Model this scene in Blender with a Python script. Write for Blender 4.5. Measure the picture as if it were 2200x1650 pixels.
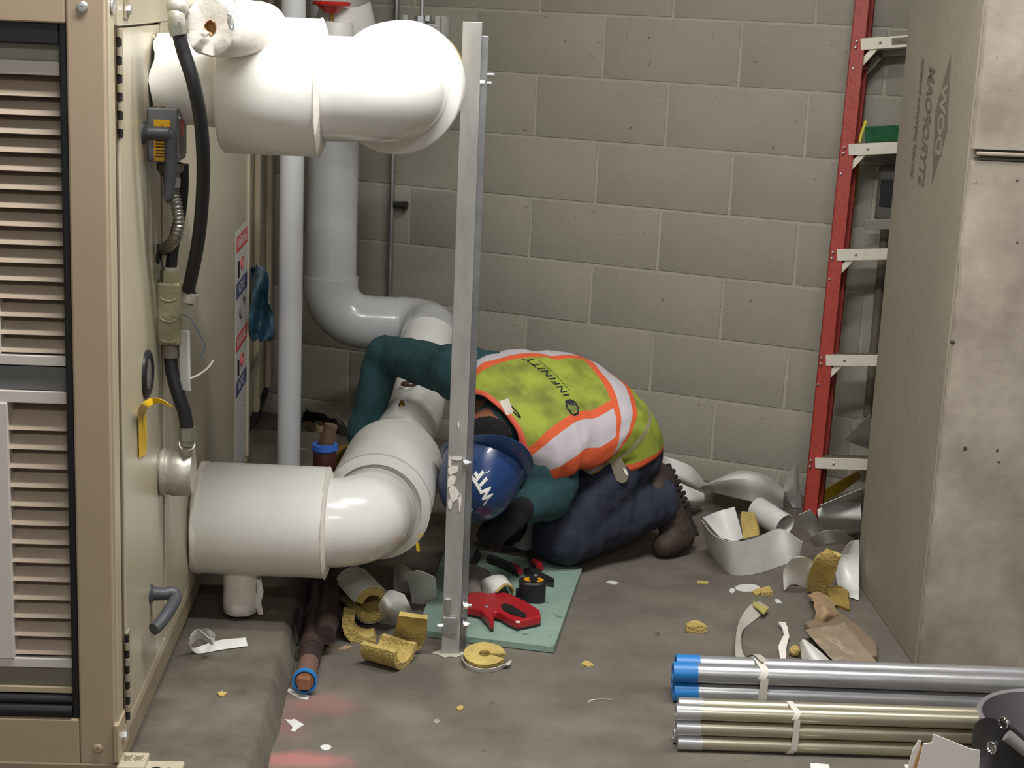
import bpy, bmesh, math, random
from mathutils import Vector, Matrix, noise
from mathutils.bvhtree import BVHTree

for o in list(bpy.data.objects):
    bpy.data.objects.remove(o, do_unlink=True)
scene = bpy.context.scene
COL = scene.collection
V = Vector
random.seed(7)

# ------------------------------------------------------------------ camera
FPX, PITCH, ROLL, EYE = 3540.0, 0.2303, 0.0426, 1.54
_r0 = V((1, 0, 0)); _u0 = V((0, math.sin(PITCH), math.cos(PITCH))); CF = V((0, math.cos(PITCH), -math.sin(PITCH)))
CR = _r0 * math.cos(ROLL) + _u0 * math.sin(ROLL)
CU = _u0 * math.cos(ROLL) - _r0 * math.sin(ROLL)
CC = V((0, 0, EYE))
cam_d = bpy.data.cameras.new('camera'); cam = bpy.data.objects.new('camera', cam_d); COL.objects.link(cam)
cam_d.sensor_width = 36.0; cam_d.lens = FPX / 2200 * 36.0; cam_d.clip_start = 0.05
m = Matrix((CR, CU, -CF)).transposed().to_4x4(); m.translation = CC
cam.matrix_world = m
scene.camera = cam

# ------------------------------------------------------------------ light
scene.view_settings.view_transform = 'Standard'
scene.view_settings.look = 'None'
scene.view_settings.exposure = 0.0
scene.view_settings.gamma = 1.0
scene.view_settings.use_curve_mapping = False
world = bpy.data.worlds.new('room_ambience'); scene.world = world; world.use_nodes = True
world.node_tree.nodes['Background'].inputs[0].default_value = (1.0, 0.985, 0.95, 1)
world.node_tree.nodes['Background'].inputs[1].default_value = 0.38

def tube_light(loc, length, width, power, rz=0.0, col=(1.0, 0.99, 0.965)):
    l = bpy.data.lights.new('fluorescent_tube', 'AREA'); l.shape = 'RECTANGLE'
    l.size = length; l.size_y = width; l.energy = power; l.color = col
    o = bpy.data.objects.new('fluorescent_tube', l); COL.objects.link(o)
    o.location = loc; o.rotation_euler = (0, 0, rz)
    return o
LIGHTS = [((-0.12, 2.56, 2.55), 1.2, 0.13, 54, 0.04),
          ((0.85, 3.20, 2.95), 1.2, 0.13, 48, 0.2),
          ((0.65, -0.4, 2.85), 1.2, 0.13, 44, 0.35),
          ((-1.1, -0.5, 2.85), 1.2, 0.13, 20, 0.1)]
for L in LIGHTS:
    tube_light(*L)

# ------------------------------------------------------------------ pixel helpers (2200 x 1650 frame -> points in the room)
def ray(x, y):
    return CF * FPX + CR * (x - 1100.0) - CU * (y - 825.0)
def F(x, y, z=0.0):            # the point of the level z seen at the pixel
    d = ray(x, y); return CC + d * ((z - EYE) / d.z)
def P(x, y, Y):                # the point of the depth Y seen at the pixel
    d = ray(x, y); return CC + d * (Y / d.y)
def plane_pt(x, y, p0, n):
    d = ray(x, y); return CC + d * ((p0 - CC).dot(n) / d.dot(n))

# ------------------------------------------------------------------ materials
def lin(c):
    return tuple(((v / 255.0) / 12.92 if v / 255.0 <= 0.04045 else ((v / 255.0 + 0.055) / 1.055) ** 2.4) for v in c)
MATS = {}
def mat(name, col, rough=0.5, metal=0.0, var=0.0, scale=6.0, col2=None, bump=0.0, bscale=80.0, coat=0.0, speck=None, speck_t=0.62, speck_scale=30.0, alpha=None, detail=6.0, stretch=None, emit=None, sub=0.0, trans=0.0):
    if name in MATS: return MATS[name]
    m = bpy.data.materials.new(name); m.use_nodes = True; MATS[name] = m
    nt = m.node_tree; N = nt.nodes; L = nt.links; b = N['Principled BSDF']
    c = lin(col) + (1,)
    b.inputs['Base Color'].default_value = c; b.inputs['Roughness'].default_value = rough; b.inputs['Metallic'].default_value = metal
    if coat: b.inputs['Coat Weight'].default_value = coat; b.inputs['Coat Roughness'].default_value = 0.05
    if trans: b.inputs['Transmission Weight'].default_value = trans
    if sub: b.inputs['Subsurface Weight'].default_value = sub; b.inputs['Subsurface Radius'].default_value = (0.02, 0.01, 0.006)
    tc = N.new('ShaderNodeTexCoord'); src = tc.outputs['Object']
    if stretch:
        mp = N.new('ShaderNodeMapping'); mp.inputs['Scale'].default_value = stretch; L.new(src, mp.inputs['Vector']); src = mp.outputs['Vector']
    out = None
    if var or col2:
        n = N.new('ShaderNodeTexNoise'); n.inputs['Scale'].default_value = scale; n.inputs['Detail'].default_value = detail; n.inputs['Roughness'].default_value = 0.6
        L.new(src, n.inputs['Vector'])
        r = N.new('ShaderNodeValToRGB'); r.color_ramp.elements[0].position = 0.32; r.color_ramp.elements[1].position = 0.7
        a = tuple(max(0, v * (1 - var)) for v in c[:3]) + (1,)
        bb = (lin(col2) + (1,)) if col2 else tuple(min(1, v * (1 + var)) for v in c[:3]) + (1,)
        r.color_ramp.elements[0].color = a; r.color_ramp.elements[1].color = bb
        L.new(n.outputs['Fac'], r.inputs['Fac']); out = r.outputs['Color']
    if speck:
        n2 = N.new('ShaderNodeTexNoise'); n2.inputs['Scale'].default_value = speck_scale; n2.inputs['Detail'].default_value = 4
        L.new(src, n2.inputs['Vector'])
        r2 = N.new('ShaderNodeValToRGB'); r2.color_ramp.elements[0].position = speck_t; r2.color_ramp.elements[1].position = speck_t + 0.04
        L.new(n2.outputs['Fac'], r2.inputs['Fac'])
        mx = N.new('ShaderNodeMix'); mx.data_type = 'RGBA'
        L.new(r2.outputs['Color'], mx.inputs['Factor'])
        if out: L.new(out, mx.inputs['A'])
        else: mx.inputs['A'].default_value = c
        mx.inputs['B'].default_value = lin(speck) + (1,); out = mx.outputs['Result']
    if out: L.new(out, b.inputs['Base Color'])
    if bump:
        n3 = N.new('ShaderNodeTexNoise'); n3.inputs['Scale'].default_value = bscale; n3.inputs['Detail'].default_value = 5
        L.new(src, n3.inputs['Vector'])
        bp = N.new('ShaderNodeBump'); bp.inputs['Strength'].default_value = bump; bp.inputs['Distance'].default_value = 0.01
        L.new(n3.outputs['Fac'], bp.inputs['Height']); L.new(bp.outputs['Normal'], b.inputs['Normal'])
    if alpha is not None: b.inputs['Alpha'].default_value = alpha
    return m

PVC = mat('white_pvc_jacket', (222, 221, 217), 0.22, var=0.03, scale=4, coat=0.25)
PVC_GREY = mat('greyer_white_jacket', (196, 198, 199), 0.25, var=0.04, scale=5, coat=0.25)  # slightly greyer white for the rear pipes
PVC_MATT = mat('white_jacket_matt', (222, 220, 214), 0.42, var=0.04, scale=9)
PVC_SHEET = mat('white_jacket_scrap', (214, 213, 209), 0.33, var=0.10, scale=14)
MASTIC = mat('white_mastic_canvas', (226, 220, 212), 0.75, var=0.06, scale=40, bump=0.15, bscale=60)
FIBRE = mat('yellow_fibreglass', (192, 168, 98), 0.95, var=0.22, scale=18, bump=0.8, bscale=140)
FIBRE_D = mat('yellow_fibreglass_dark', (150, 124, 62), 0.95, var=0.25, scale=18, bump=0.8, bscale=140)  # darker yellow version of the fibreglass
CMU = mat('painted_block', (158, 153, 140), 0.72, var=0.07, scale=3, speck=(108, 104, 95), speck_t=0.705, speck_scale=38, bump=0.2, bscale=180)
MORTAR = mat('painted_mortar', (172, 168, 155), 0.8, var=0.10, scale=7, bump=0.4, bscale=120)
_nt = CMU.node_tree; _tc = [n for n in _nt.nodes if n.type == 'TEX_COORD'][0]                # every block gets its own stretch of the grain
_oi = _nt.nodes.new('ShaderNodeObjectInfo'); _vm = _nt.nodes.new('ShaderNodeVectorMath'); _vm.operation = 'MULTIPLY_ADD'
_nt.links.new(_oi.outputs['Random'], _vm.inputs[0]); _vm.inputs[1].default_value = (37, 53, 71); _nt.links.new(_tc.outputs['Object'], _vm.inputs[2])
for _l in [l for l in _nt.links if l.from_node == _tc and l.to_node != _vm]: _nt.links.new(_vm.outputs[0], _l.to_socket)
BEIGE = mat('beige_enamel', (168, 149, 126), 0.38, var=0.04, scale=3)
BEIGE_SIDE = mat('beige_enamel_panel', (172, 163, 141), 0.30, var=0.05, scale=2.5)
BEIGE_DK = mat('beige_enamel_rail', (140, 126, 104), 0.45, var=0.06, scale=5)
RUBBER = mat('black_rubber', (22, 22, 26), 0.45)
BLACKP = mat('black_plastic', (30, 31, 35), 0.38)
GREYP = mat('dark_grey_plastic', (64, 65, 70), 0.45)
GREYE = mat('grey_enamel', (112, 114, 115), 0.4, var=0.05)
LOUV = mat('louver_taupe', (168, 152, 134), 0.45, var=0.06, scale=8)
LOUVW = mat('louver_frame_white', (205, 198, 192), 0.4)
GALV = mat('galvanised_steel', (176, 178, 180), 0.38, 0.85, var=0.22, scale=16, bump=0.04, bscale=50)
GALV_STRUT = mat('galvanised_strut', (172, 170, 166), 0.45, 0.45, var=0.22, scale=14, stretch=(1, 1, 0.3))
ZINC = mat('bright_zinc', (205, 206, 208), 0.28, 0.8)
CHROME = mat('chrome', (225, 225, 225), 0.08, 1.0)
ALU = mat('aluminium', (234, 228, 214), 0.38, 0.25, var=0.06, scale=20)
CAST = mat('cast_aluminium', (186, 182, 172), 0.42, 0.6, var=0.10, scale=22, bump=0.1)
BRASS = mat('brass', (150, 118, 58), 0.35, 0.9)
IRON = mat('rusty_iron_pipe', (52, 44, 43), 0.6, 0.2, var=0.3, scale=14, col2=(76, 56, 52), bump=0.2)
RED = mat('red_fibreglass', (162, 58, 48), 0.42, var=0.10, scale=30, bump=0.1, bscale=100)
REDP = mat('red_paint', (196, 42, 34), 0.4)
REDT = mat('red_tool_paint', (160, 30, 38), 0.35, var=0.08, scale=20)
BLUE = mat('blue_plastic', (38, 120, 190), 0.4)
GALV_COND = mat('galvanised_conduit', (186, 187, 190), 0.32, 0.7, var=0.16, scale=30, stretch=(0.25, 1, 1))
EMT_Y = mat('yellowish_conduit', (190, 184, 162), 0.32, 0.75, var=0.12, scale=26, stretch=(0.25, 1, 1))
STRAP = mat('white_strap', (214, 208, 198), 0.6)
PAPER = mat('white_paper', (226, 220, 216), 0.7, var=0.04, scale=10)
CARD = mat('brown_cardboard', (170, 130, 80), 0.8, var=0.12, scale=14)
YTAPE = mat('yellow_tape', (206, 168, 30), 0.4)
CONC = mat('concrete_rough', (150, 139, 125), 0.85, var=0.2, scale=6.5, col2=(176, 166, 152), speck=(96, 86, 76), speck_t=0.72, speck_scale=14, bump=0.08, bscale=30)
CONC_SM = mat('concrete_smooth', (147, 138, 123), 0.8, var=0.08, scale=3.0, bump=0.12, bscale=40)
CONC_PRINT = mat('concrete_ink_print', (112, 102, 90), 0.85, var=0.15, scale=60)
PAD = mat('concrete_pad', (92, 86, 76), 0.9, var=0.25, scale=7, col2=(110, 103, 91), speck=(172, 164, 150), speck_t=0.68, speck_scale=9, bump=0.3, bscale=70)
WHITE = mat('white_print', (232, 232, 228), 0.6)
BLACK = mat('black_matt', (14, 14, 15), 0.7)

# ------------------------------------------------------------------ mesh builder
def cr(pts, n=8, closed=False):            # Catmull-Rom through points
    pts = [V(p) for p in pts]
    if len(pts) < 3 and not closed:
        return [pts[0].lerp(pts[-1], i / n) for i in range(n + 1)]
    out = []; k = len(pts)
    for i in range(k if closed else k - 1):
        if closed: a, b, c, d = pts[(i - 1) % k], pts[i], pts[(i + 1) % k], pts[(i + 2) % k]
        else: b, c = pts[i], pts[i + 1]; a = pts[i - 1] if i else b * 2 - c; d = pts[i + 2] if i + 2 < k else c * 2 - b
        for j in range(n):
            t = j / n
            out.append(0.5 * ((2 * b) + (c - a) * t + (2 * a - 5 * b + 4 * c - d) * t * t + (3 * b - a - 3 * c + d) * t ** 3))
    if not closed: out.append(pts[-1])
    return out
def frame(d):
    d = d.normalized(); u = V((0, 0, 1)) if abs(d.z) < 0.9 else V((0, 1, 0))
    x = u.cross(d).normalized(); return x, d.cross(x)

class MB:
    def __init__(s): s.v = []; s.f = []
    def add(s, vs, fs):
        b = len(s.v); s.v += [V(p) for p in vs]; s.f += [tuple(b + i for i in f) for f in fs]; return s
    def cor(s, p, a, b, c):                # a block from one corner and three edge vectors
        p, a, b, c = V(p), V(a), V(b), V(c)
        vs = [p, p + a, p + a + b, p + b, p + c, p + a + c, p + a + b + c, p + b + c]
        fs = [(0, 3, 2, 1), (4, 5, 6, 7), (0, 1, 5, 4), (1, 2, 6, 5), (2, 3, 7, 6), (3, 0, 4, 7)]
        if a.cross(b).dot(c) < 0: fs = [f[::-1] for f in fs]
        return s.add(vs, fs)
    def box(s, x0, x1, y0, y1, z0, z1):
        return s.cor((x0, y0, z0), (x1 - x0, 0, 0), (0, y1 - y0, 0), (0, 0, z1 - z0))
    def cyl(s, p0, p1, r0, r1=None, n=24, caps=True):
        return s.tube([p0, p1], [r0, r0 if r1 is None else r1], n, caps)
    def tube(s, path, r, n=12, caps=True, closed=False, wob=0.0):
        path = [V(p) for p in path]; k = len(path)
        rs = r if isinstance(r, (list, tuple)) else [r] * k
        d0 = path[1] - path[0]; x, y = frame(d0); b = len(s.v)
        prev = d0.normalized()
        for i, p in enumerate(path):
            if closed: d = path[(i + 1) % k] - path[i - 1]
            else: d = path[min(i + 1, k - 1)] - path[max(i - 1, 0)]
            if d.length > 1e-9:
                d.normalize(); q = prev.rotation_difference(d); x = q @ x; y = q @ y; prev = d
            for j in range(n):
                a = 2 * math.pi * j / n; rr = rs[i]
                if wob: rr *= 1 + wob * noise.noise(p * 25 + V((math.cos(a), math.sin(a), 0)) * 2)
                s.v.append(p + x * (rr * math.cos(a)) + y * (rr * math.sin(a)))
        for i in range(k if closed else k - 1):
            i2 = (i + 1) % k
            for j in range(n):
                s.f.append((b + i * n + j, b + i * n + (j + 1) % n, b + i2 * n + (j + 1) % n, b + i2 * n + j))
        if caps and not closed:
            s.f.append(tuple(b + j for j in range(n - 1, -1, -1))); s.f.append(tuple(b + (k - 1) * n + j for j in range(n)))
        return s
    def lathe(s, o, axis, prof, n=32, flip=False, wob=0.0, seed=0.0, yscale=1.0):   # prof: (radius, height along axis)
        o = V(o); d = V(axis).normalized(); x, y = frame(d); b = len(s.v); k = len(prof)
        for (r, h) in prof:
            for j in range(n):
                a = 2 * math.pi * j / n; rr = r
                if wob: rr *= 1 + wob * noise.noise(V((math.cos(a) * 2 + seed, math.sin(a) * 2, h * 30)))
                s.v.append(o + d * h + x * (rr * math.cos(a)) + y * (rr * yscale * math.sin(a)))
        for i in range(k - 1):
            for j in range(n):
                f = (b + i * n + j, b + i * n + (j + 1) % n, b + (i + 1) * n + (j + 1) % n, b + (i + 1) * n + j)
                s.f.append(f[::-1] if flip else f)
        return s
    def pipe(s, p0, p1, ro, ri, n=32):     # hollow length
        p0, p1 = V(p0), V(p1); L = (p1 - p0).length
        return s.lathe(p0, p1 - p0, [(ri, 0), (ro, 0), (ro, L), (ri, L), (ri, 0)], n)
    def grid(s, rows, thick=0.0, closed_u=False):
        rows = [[V(p) for p in r] for r in rows]; nr = len(rows); nc = len(rows[0])
        if thick:
            nor = []
            for i in range(nr):
                rr = []
                for j in range(nc):
                    a = rows[min(i + 1, nr - 1)][j] - rows[max(i - 1, 0)][j]; c = rows[i][min(j + 1, nc - 1)] - rows[i][max(j - 1, 0)]
                    nn = a.cross(c); rr.append(nn.normalized() if nn.length > 1e-12 else V((0, 0, 1)))
                nor.append(rr)
            top = [[rows[i][j] + nor[i][j] * thick * 0.5 for j in range(nc)] for i in range(nr)]
            bot = [[rows[i][j] - nor[i][j] * thick * 0.5 for j in range(nc)] for i in range(nr)]
        else: top = rows
        b = len(s.v)
        for r in top: s.v += r
        for i in range(nr - 1):
            for j in range(nc - 1):
                s.f.append((b + i * nc + j, b + (i + 1) * nc + j, b + (i + 1) * nc + j + 1, b + i * nc + j + 1))
        if thick:
            b2 = len(s.v)
            for r in bot: s.v += r
            for i in range(nr - 1):
                for j in range(nc - 1):
                    s.f.append((b2 + i * nc + j, b2 + i * nc + j + 1, b2 + (i + 1) * nc + j + 1, b2 + (i + 1) * nc + j))
            for i in range(nr - 1):
                s.f.append((b + i * nc, b2 + i * nc, b2 + (i + 1) * nc, b + (i + 1) * nc))
                j = nc - 1; s.f.append((b + i * nc + j, b + (i + 1) * nc + j, b2 + (i + 1) * nc + j, b2 + i * nc + j))
            for j in range(nc - 1):
                s.f.append((b + j, b + j + 1, b2 + j + 1, b2 + j))
                i = (nr - 1) * nc; s.f.append((b + i + j, b2 + i + j, b2 + i + j + 1, b + i + j + 1))
        return s
    def prism(s, pts, ext):                # a flat outline pulled along a vector
        pts = [V(p) for p in pts]; ext = V(ext); n = len(pts)
        nn = V((0, 0, 0))
        for i in range(n): nn += pts[i].cross(pts[(i + 1) % n])
        if nn.dot(ext) > 0: pts = pts[::-1]
        b = len(s.v); s.v += pts + [p + ext for p in pts]
        s.f.append(tuple(b + i for i in range(n))); s.f.append(tuple(b + n + i for i in range(n - 1, -1, -1)))
        for i in range(n): s.f.append((b + i, b + n + i, b + n + (i + 1) % n, b + (i + 1) % n))
        return s
    def ball(s, c, r, n=16, sc=(1, 1, 1), rot=None):
        b = len(s.v); k = n // 2; c = V(c)
        for i in range(k + 1):
            t = math.pi * i / k
            for j in range(n):
                a = 2 * math.pi * j / n
                p = V((math.sin(t) * math.cos(a) * r * sc[0], math.sin(t) * math.sin(a) * r * sc[1], math.cos(t) * r * sc[2]))
                s.v.append(c + (rot @ p if rot else p))
        for i in range(k):
            for j in range(n):
                s.f.append((b + i * n + j, b + (i + 1) * n + j, b + (i + 1) * n + (j + 1) % n, b + i * n + (j + 1) % n))
        return s
    def hexn(s, p0, p1, r): return s.tube([p0, p1], r, 6)
    def jitter(s, a, sc=30.0):
        s.v = [p + noise.noise_vector(p * sc) * a for p in s.v]; return s
    def build(s, name, m, parent=None, smooth=35, bevel=0.0, seg=2):
        me = bpy.data.meshes.new(name); me.from_pydata([tuple(p) for p in s.v], [], s.f); me.materials.append(m)
        if smooth is not None:
            me.polygons.foreach_set('use_smooth', [True] * len(me.polygons)); me.set_sharp_from_angle(angle=math.radians(smooth))
        me.validate(); me.update()
        o = bpy.data.objects.new(name, me); COL.objects.link(o)
        if bevel:
            bv = o.modifiers.new('bevel', 'BEVEL'); bv.width = bevel; bv.segments = seg; bv.limit_method = 'ANGLE'; bv.angle_limit = math.radians(40)
        if parent: adopt(o, parent)
        return o
def adopt(o, parent):
    o.parent = parent; o.matrix_parent_inverse = Matrix.Translation(-world_loc(parent))
def world_loc(o):
    return V(o.get('_base', (0, 0, 0))) if o.type == 'EMPTY' else V((0, 0, 0))
def tag(o, label=None, cat=None, group=None, kind=None):
    if label: o['label'] = label
    if cat: o['category'] = cat
    if group: o['group'] = group
    if kind: o['kind'] = kind
    return o
def thing(name, loc, label, cat, group=None):
    o = bpy.data.objects.new(name, None); COL.objects.link(o); o.location = loc; o['_base'] = tuple(loc); o.empty_display_size = 0.05
    BASES.append(o)
    return tag(o, label, cat, group)
BASES = []
def struct(o): o['kind'] = 'structure'; return o

def text_poly(s, size=1.0, bold=0.0, sx=1.0, space=1.0):
    c = bpy.data.curves.new('t', 'FONT'); c.body = s; c.size = size; c.align_x = 'CENTER'; c.align_y = 'CENTER'; c.resolution_u = 3; c.offset = bold; c.space_character = space
    o = bpy.data.objects.new('t', c); COL.objects.link(o)
    dg = bpy.context.evaluated_depsgraph_get(); me = bpy.data.meshes.new_from_object(o.evaluated_get(dg))
    vs = [(p.co.x * sx, p.co.y) for p in me.vertices]; fs = [tuple(p.vertices) for p in me.polygons]
    bpy.data.objects.remove(o, do_unlink=True); bpy.data.curves.remove(c); bpy.data.meshes.remove(me)
    return vs, fs
def lettering(name, s, size, place, m, parent, bold=0.0, sx=1.0, mirror=False, rot=0.0, space=1.0):
    vs, fs = text_poly(s, size, bold, sx, space); b = MB(); ca, sa = math.cos(rot), math.sin(rot)
    b.v = [V(place((x * ca - y * sa) * (-1 if mirror else 1), x * sa + y * ca)) for x, y in vs]; b.f = fs
    return b.build(name, m, parent, None)
# ================================================================== the room
WA = 0.3997; WD = 5.5632
wt = V((math.cos(WA), -math.sin(WA), 0)); wn = V((-math.sin(WA), -math.cos(WA), 0)); w0 = V((0, WD, 0))
def WP(x, y, off=0.0): return plane_pt(x, y, w0 + wn * off, wn)

def floor_material():
    m = mat('concrete_floor', (98, 91, 82), 0.85, var=0.16, scale=5, col2=(113, 106, 96), speck=(82, 75, 67), speck_t=0.70, speck_scale=22, bump=0.10, bscale=90)
    nt = m.node_tree; N = nt.nodes; L = nt.links; b = N['Principled BSDF']
    cur = b.inputs['Base Color'].links[0].from_socket
    tc = N.new('ShaderNodeTexCoord')
    def blot(cx, cy, rx, ry, col, amt, seed):
        nonlocal cur
        mp = N.new('ShaderNodeMapping'); mp.inputs['Location'].default_value = (-cx / rx, -cy / ry, 0); mp.inputs['Scale'].default_value = (1 / rx, 1 / ry, 0)
        L.new(tc.outputs['Object'], mp.inputs['Vector'])
        ln = N.new('ShaderNodeVectorMath'); ln.operation = 'LENGTH'; L.new(mp.outputs['Vector'], ln.inputs[0])
        nz = N.new('ShaderNodeTexNoise'); nz.inputs['Scale'].default_value = 14; nz.inputs['Detail'].default_value = 6; L.new(tc.outputs['Object'], nz.inputs['Vector'])
        ad = N.new('ShaderNodeMath'); ad.operation = 'MULTIPLY_ADD'; L.new(nz.outputs['Fac'], ad.inputs[0]); ad.inputs[1].default_value = 1.4; L.new(ln.outputs['Value'], ad.inputs[2])
        mr = N.new('ShaderNodeMapRange'); mr.inputs['From Min'].default_value = 1.75; mr.inputs['From Max'].default_value = 0.9; mr.inputs['To Min'].default_value = 0; mr.inputs['To Max'].default_value = amt
        L.new(ad.outputs['Value'], mr.inputs['Value'])
        mx = N.new('ShaderNodeMix'); mx.data_type = 'RGBA'; L.new(mr.outputs['Result'], mx.inputs['Factor']); L.new(cur, mx.inputs['A']); mx.inputs['B'].default_value = lin(col) + (1,)
        cur = mx.outputs['Result']
    for (px, py, rx, ry, col, amt) in [(690, 1515, .10, .09, (160, 104, 100), .40), (635, 1632, .14, .05, (186, 114, 112), .60), (620, 1560, .06, .10, (150, 100, 96), .35),
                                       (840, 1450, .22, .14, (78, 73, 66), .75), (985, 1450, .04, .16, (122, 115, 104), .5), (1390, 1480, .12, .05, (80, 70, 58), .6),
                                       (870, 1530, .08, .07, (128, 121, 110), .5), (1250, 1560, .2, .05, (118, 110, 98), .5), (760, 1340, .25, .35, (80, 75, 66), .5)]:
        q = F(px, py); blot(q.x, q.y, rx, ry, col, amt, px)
    L.new(cur, b.inputs['Base Color'])
    return m
struct(MB().box(-3.4, 3.4, -2.2, 6.9, -0.12, 0.0).build('floor', floor_material(), None, None))
ceil = struct(MB().box(-3.4, 3.4, -2.2, 6.9, 3.2, 3.3).build('ceiling', mat('ceiling_concrete', (170, 166, 158), 0.9), None, None))
wall = struct(MB().cor(w0 - wt * 3.0 - wn * 0.2 + V((0, 0, 0)), wt * 6.2, wn * 0.2022, V((0, 0, 3.2))).build('wall_back', MORTAR, None, None))
BW, BH, J = 0.4572, 0.2032, 0.010
Z0 = EYE - 0.0447; U0 = 0.0447
def block_mesh(w, h, k):
    b = bmesh.new(); bmesh.ops.create_cube(b, size=1.0)
    for v in b.verts: v.co = V((v.co.x * w, v.co.y * 0.05, v.co.z * h))
    bmesh.ops.bevel(b, geom=[e for e in b.edges if all(v.co.y < 0 for v in e.verts)], offset=0.0025, segments=2, affect='EDGES', profile=0.5)
    me = bpy.data.meshes.new('block'); b.to_mesh(me); b.free(); me.materials.append(CMU)
    me.polygons.foreach_set('use_smooth', [True] * len(me.polygons)); me.set_sharp_from_angle(angle=math.radians(35)); return me
full = block_mesh(BW - J, BH - J, 0); low = block_mesh(BW - J, Z0 - 7 * BH - J * .5, 1)
for c in range(-4, 9):
    zt = Z0 - (c - 1) * BH; zb = max(0.0, Z0 - c * BH); par = c % 2
    for i in range(-6, 7):
        u = U0 + (i + 0.5 * par + 0.5) * BW
        if u < -2.6 or u > 2.7: continue
        o = bpy.data.objects.new('block', full if c < 8 else low); COL.objects.link(o)
        zc = (zt + zb) / 2 if c < 8 else (zt - J * .5) / 2
        p = w0 + wt * u + wn * (-0.02 + random.uniform(0, 0.0012))
        o.location = (p.x, p.y, zc); o.rotation_euler = (0, random.uniform(-.002, .002), -WA); o.parent = wall
# side walls out of the picture close the room
struct(MB().box(-3.4, -3.2, -2.2, 6.9, 0, 3.2).build('wall_left', CMU, None, None))
struct(MB().box(3.2, 3.4, -2.2, 6.9, 0, 3.2).build('wall_right', CMU, None, None))

# ceiling light fittings
for k, (loc, ln, wd, pw, rz) in enumerate(LIGHTS):
    t = thing('ceiling_light', (loc[0], loc[1], loc[2] + 0.012), ['long strip light hung over the white pipes', 'strip light over the open floor', 'strip light over the concrete column', 'strip light in front of the louvered cabinet'][k], 'ceiling light', 'ceiling strip lights')
    d = V((math.cos(rz), math.sin(rz), 0)); n_ = V((-math.sin(rz), math.cos(rz), 0)); c = V(loc) + V((0, 0, 0.012))
    MB().cor(c - d * (ln / 2 + .02) - n_ * .09, d * (ln + .04), n_ * .18, V((0, 0, .06))).build('housing', LOUVW, t, None, 0.004)
    for s in (-1, 1):
        MB().cyl(c + d * (s * ln * .4) + V((0, 0, .06)), V((c.x + d.x * s * ln * .4, c.y + d.y * s * ln * .4, 3.2)), 0.004, n=8).build('hanger_rod', GALV, t)

# ------------------------------------------------------------------ equipment pad
g = math.radians(2.5); e1 = V((math.cos(g), math.sin(g), 0)); e2 = V((-math.sin(g), math.cos(g), 0)); ez = V((0, 0, 1))
AO = V((-0.705, 2.82, 0))
def A(s, t, z): return AO + e1 * s + e2 * t + V((0, 0, z))
def S(x, y, off=0.0): return plane_pt(x, y, AO + e1 * off, e1)          # the long side of the cabinet
def FRT(x, y, off=0.0): return plane_pt(x, y, AO + e2 * off, e2)        # the front of the cabinet
def St(x, y, off=0.0):
    q = S(x, y, off); return (q - AO).dot(e2), q.z
b = MB(); rows = []
for i in range(41):
    t = -0.9 + 3.5 * i / 40
    j = lambda k: 0.006 * noise.noise(V((t * 9, k * 3.1, 0)))
    rows.append([A(-1.9, t, 0.07), A(-.6, t, 0.07), A(0.10 + j(3), t, 0.071), A(0.222 + j(1), t, 0.07 + j(2) * .5), A(0.236 + j(1), t, 0.058), A(0.262 + j(4) * 1.5, t, -0.01)])
b.grid(rows)
b.f.append(tuple(range(5, -1, -1)))
pad = b.build('equipment_pad', PAD, None, 50); tag(pad, 'low grey concrete pad with a worn edge under the beige cabinet', 'concrete pad')

# ------------------------------------------------------------------ concrete column
ct = thing('concrete_column', (1.30, 4.03, 0), 'square cast concrete column standing in front of the red ladder', 'column')
cg = math.radians(2.4); c1 = V((math.cos(cg), math.sin(cg), 0)); c2 = V((-math.sin(cg), math.cos(cg), 0)); cO = V((1.006, 3.725, 0))
def Cc(s, t, z): return cO + c1 * s + c2 * t + V((0, 0, z))
MB().cor(Cc(0.012, 0.012, 0), c1 * .62, c2 * .62, V((0, 0, 3.2))).build('core', CONC_SM, ct, None)
rows = []                                                             # rough front face with a ragged arris
for i in range(121):
    z = 3.2 * i / 120; e = 0.006 * noise.noise(V((0, 0, z * 5))) + 0.004 * noise.noise(V((5, 0, z * 22)))
    rows.append([Cc(0.004 + e, 0.012, z), Cc(0.006 + e, 0.002, z), Cc(0.03, 0.0, z), Cc(.66, 0.0, z)])
b = MB()
def band(z0, z1, off):
    rr = [[p - c2 * off for p in r] for r in rows if z0 <= r[0].z <= z1]
    b.grid(rr, 0.004)
band(0, 1.245, 0.0); band(1.246, 3.2, 0.004)
b.build('front_face', CONC, ct, 50)
MB().cor(Cc(0.012, -.0085, 1.2385), c1 * .64, c2 * .012, V((0, 0, .009))).build('form_joint', mat('concrete_ridge', (150, 139, 124), .85, var=.15, scale=20), ct, None, .003)
MB().cor(Cc(0.010, -.0035, 1.229), c1 * .64, c2 * .006, V((0, 0, .005))).build('form_joint', mat('concrete_hole', (70, 62, 54), 0.95), ct, None)
MB().cor(Cc(0.0, 0.02, 0), c1 * .02, c2 * .605, V((0, 0, 3.2))).build('side_face', CONC_SM, ct, None, 0.003)
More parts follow.
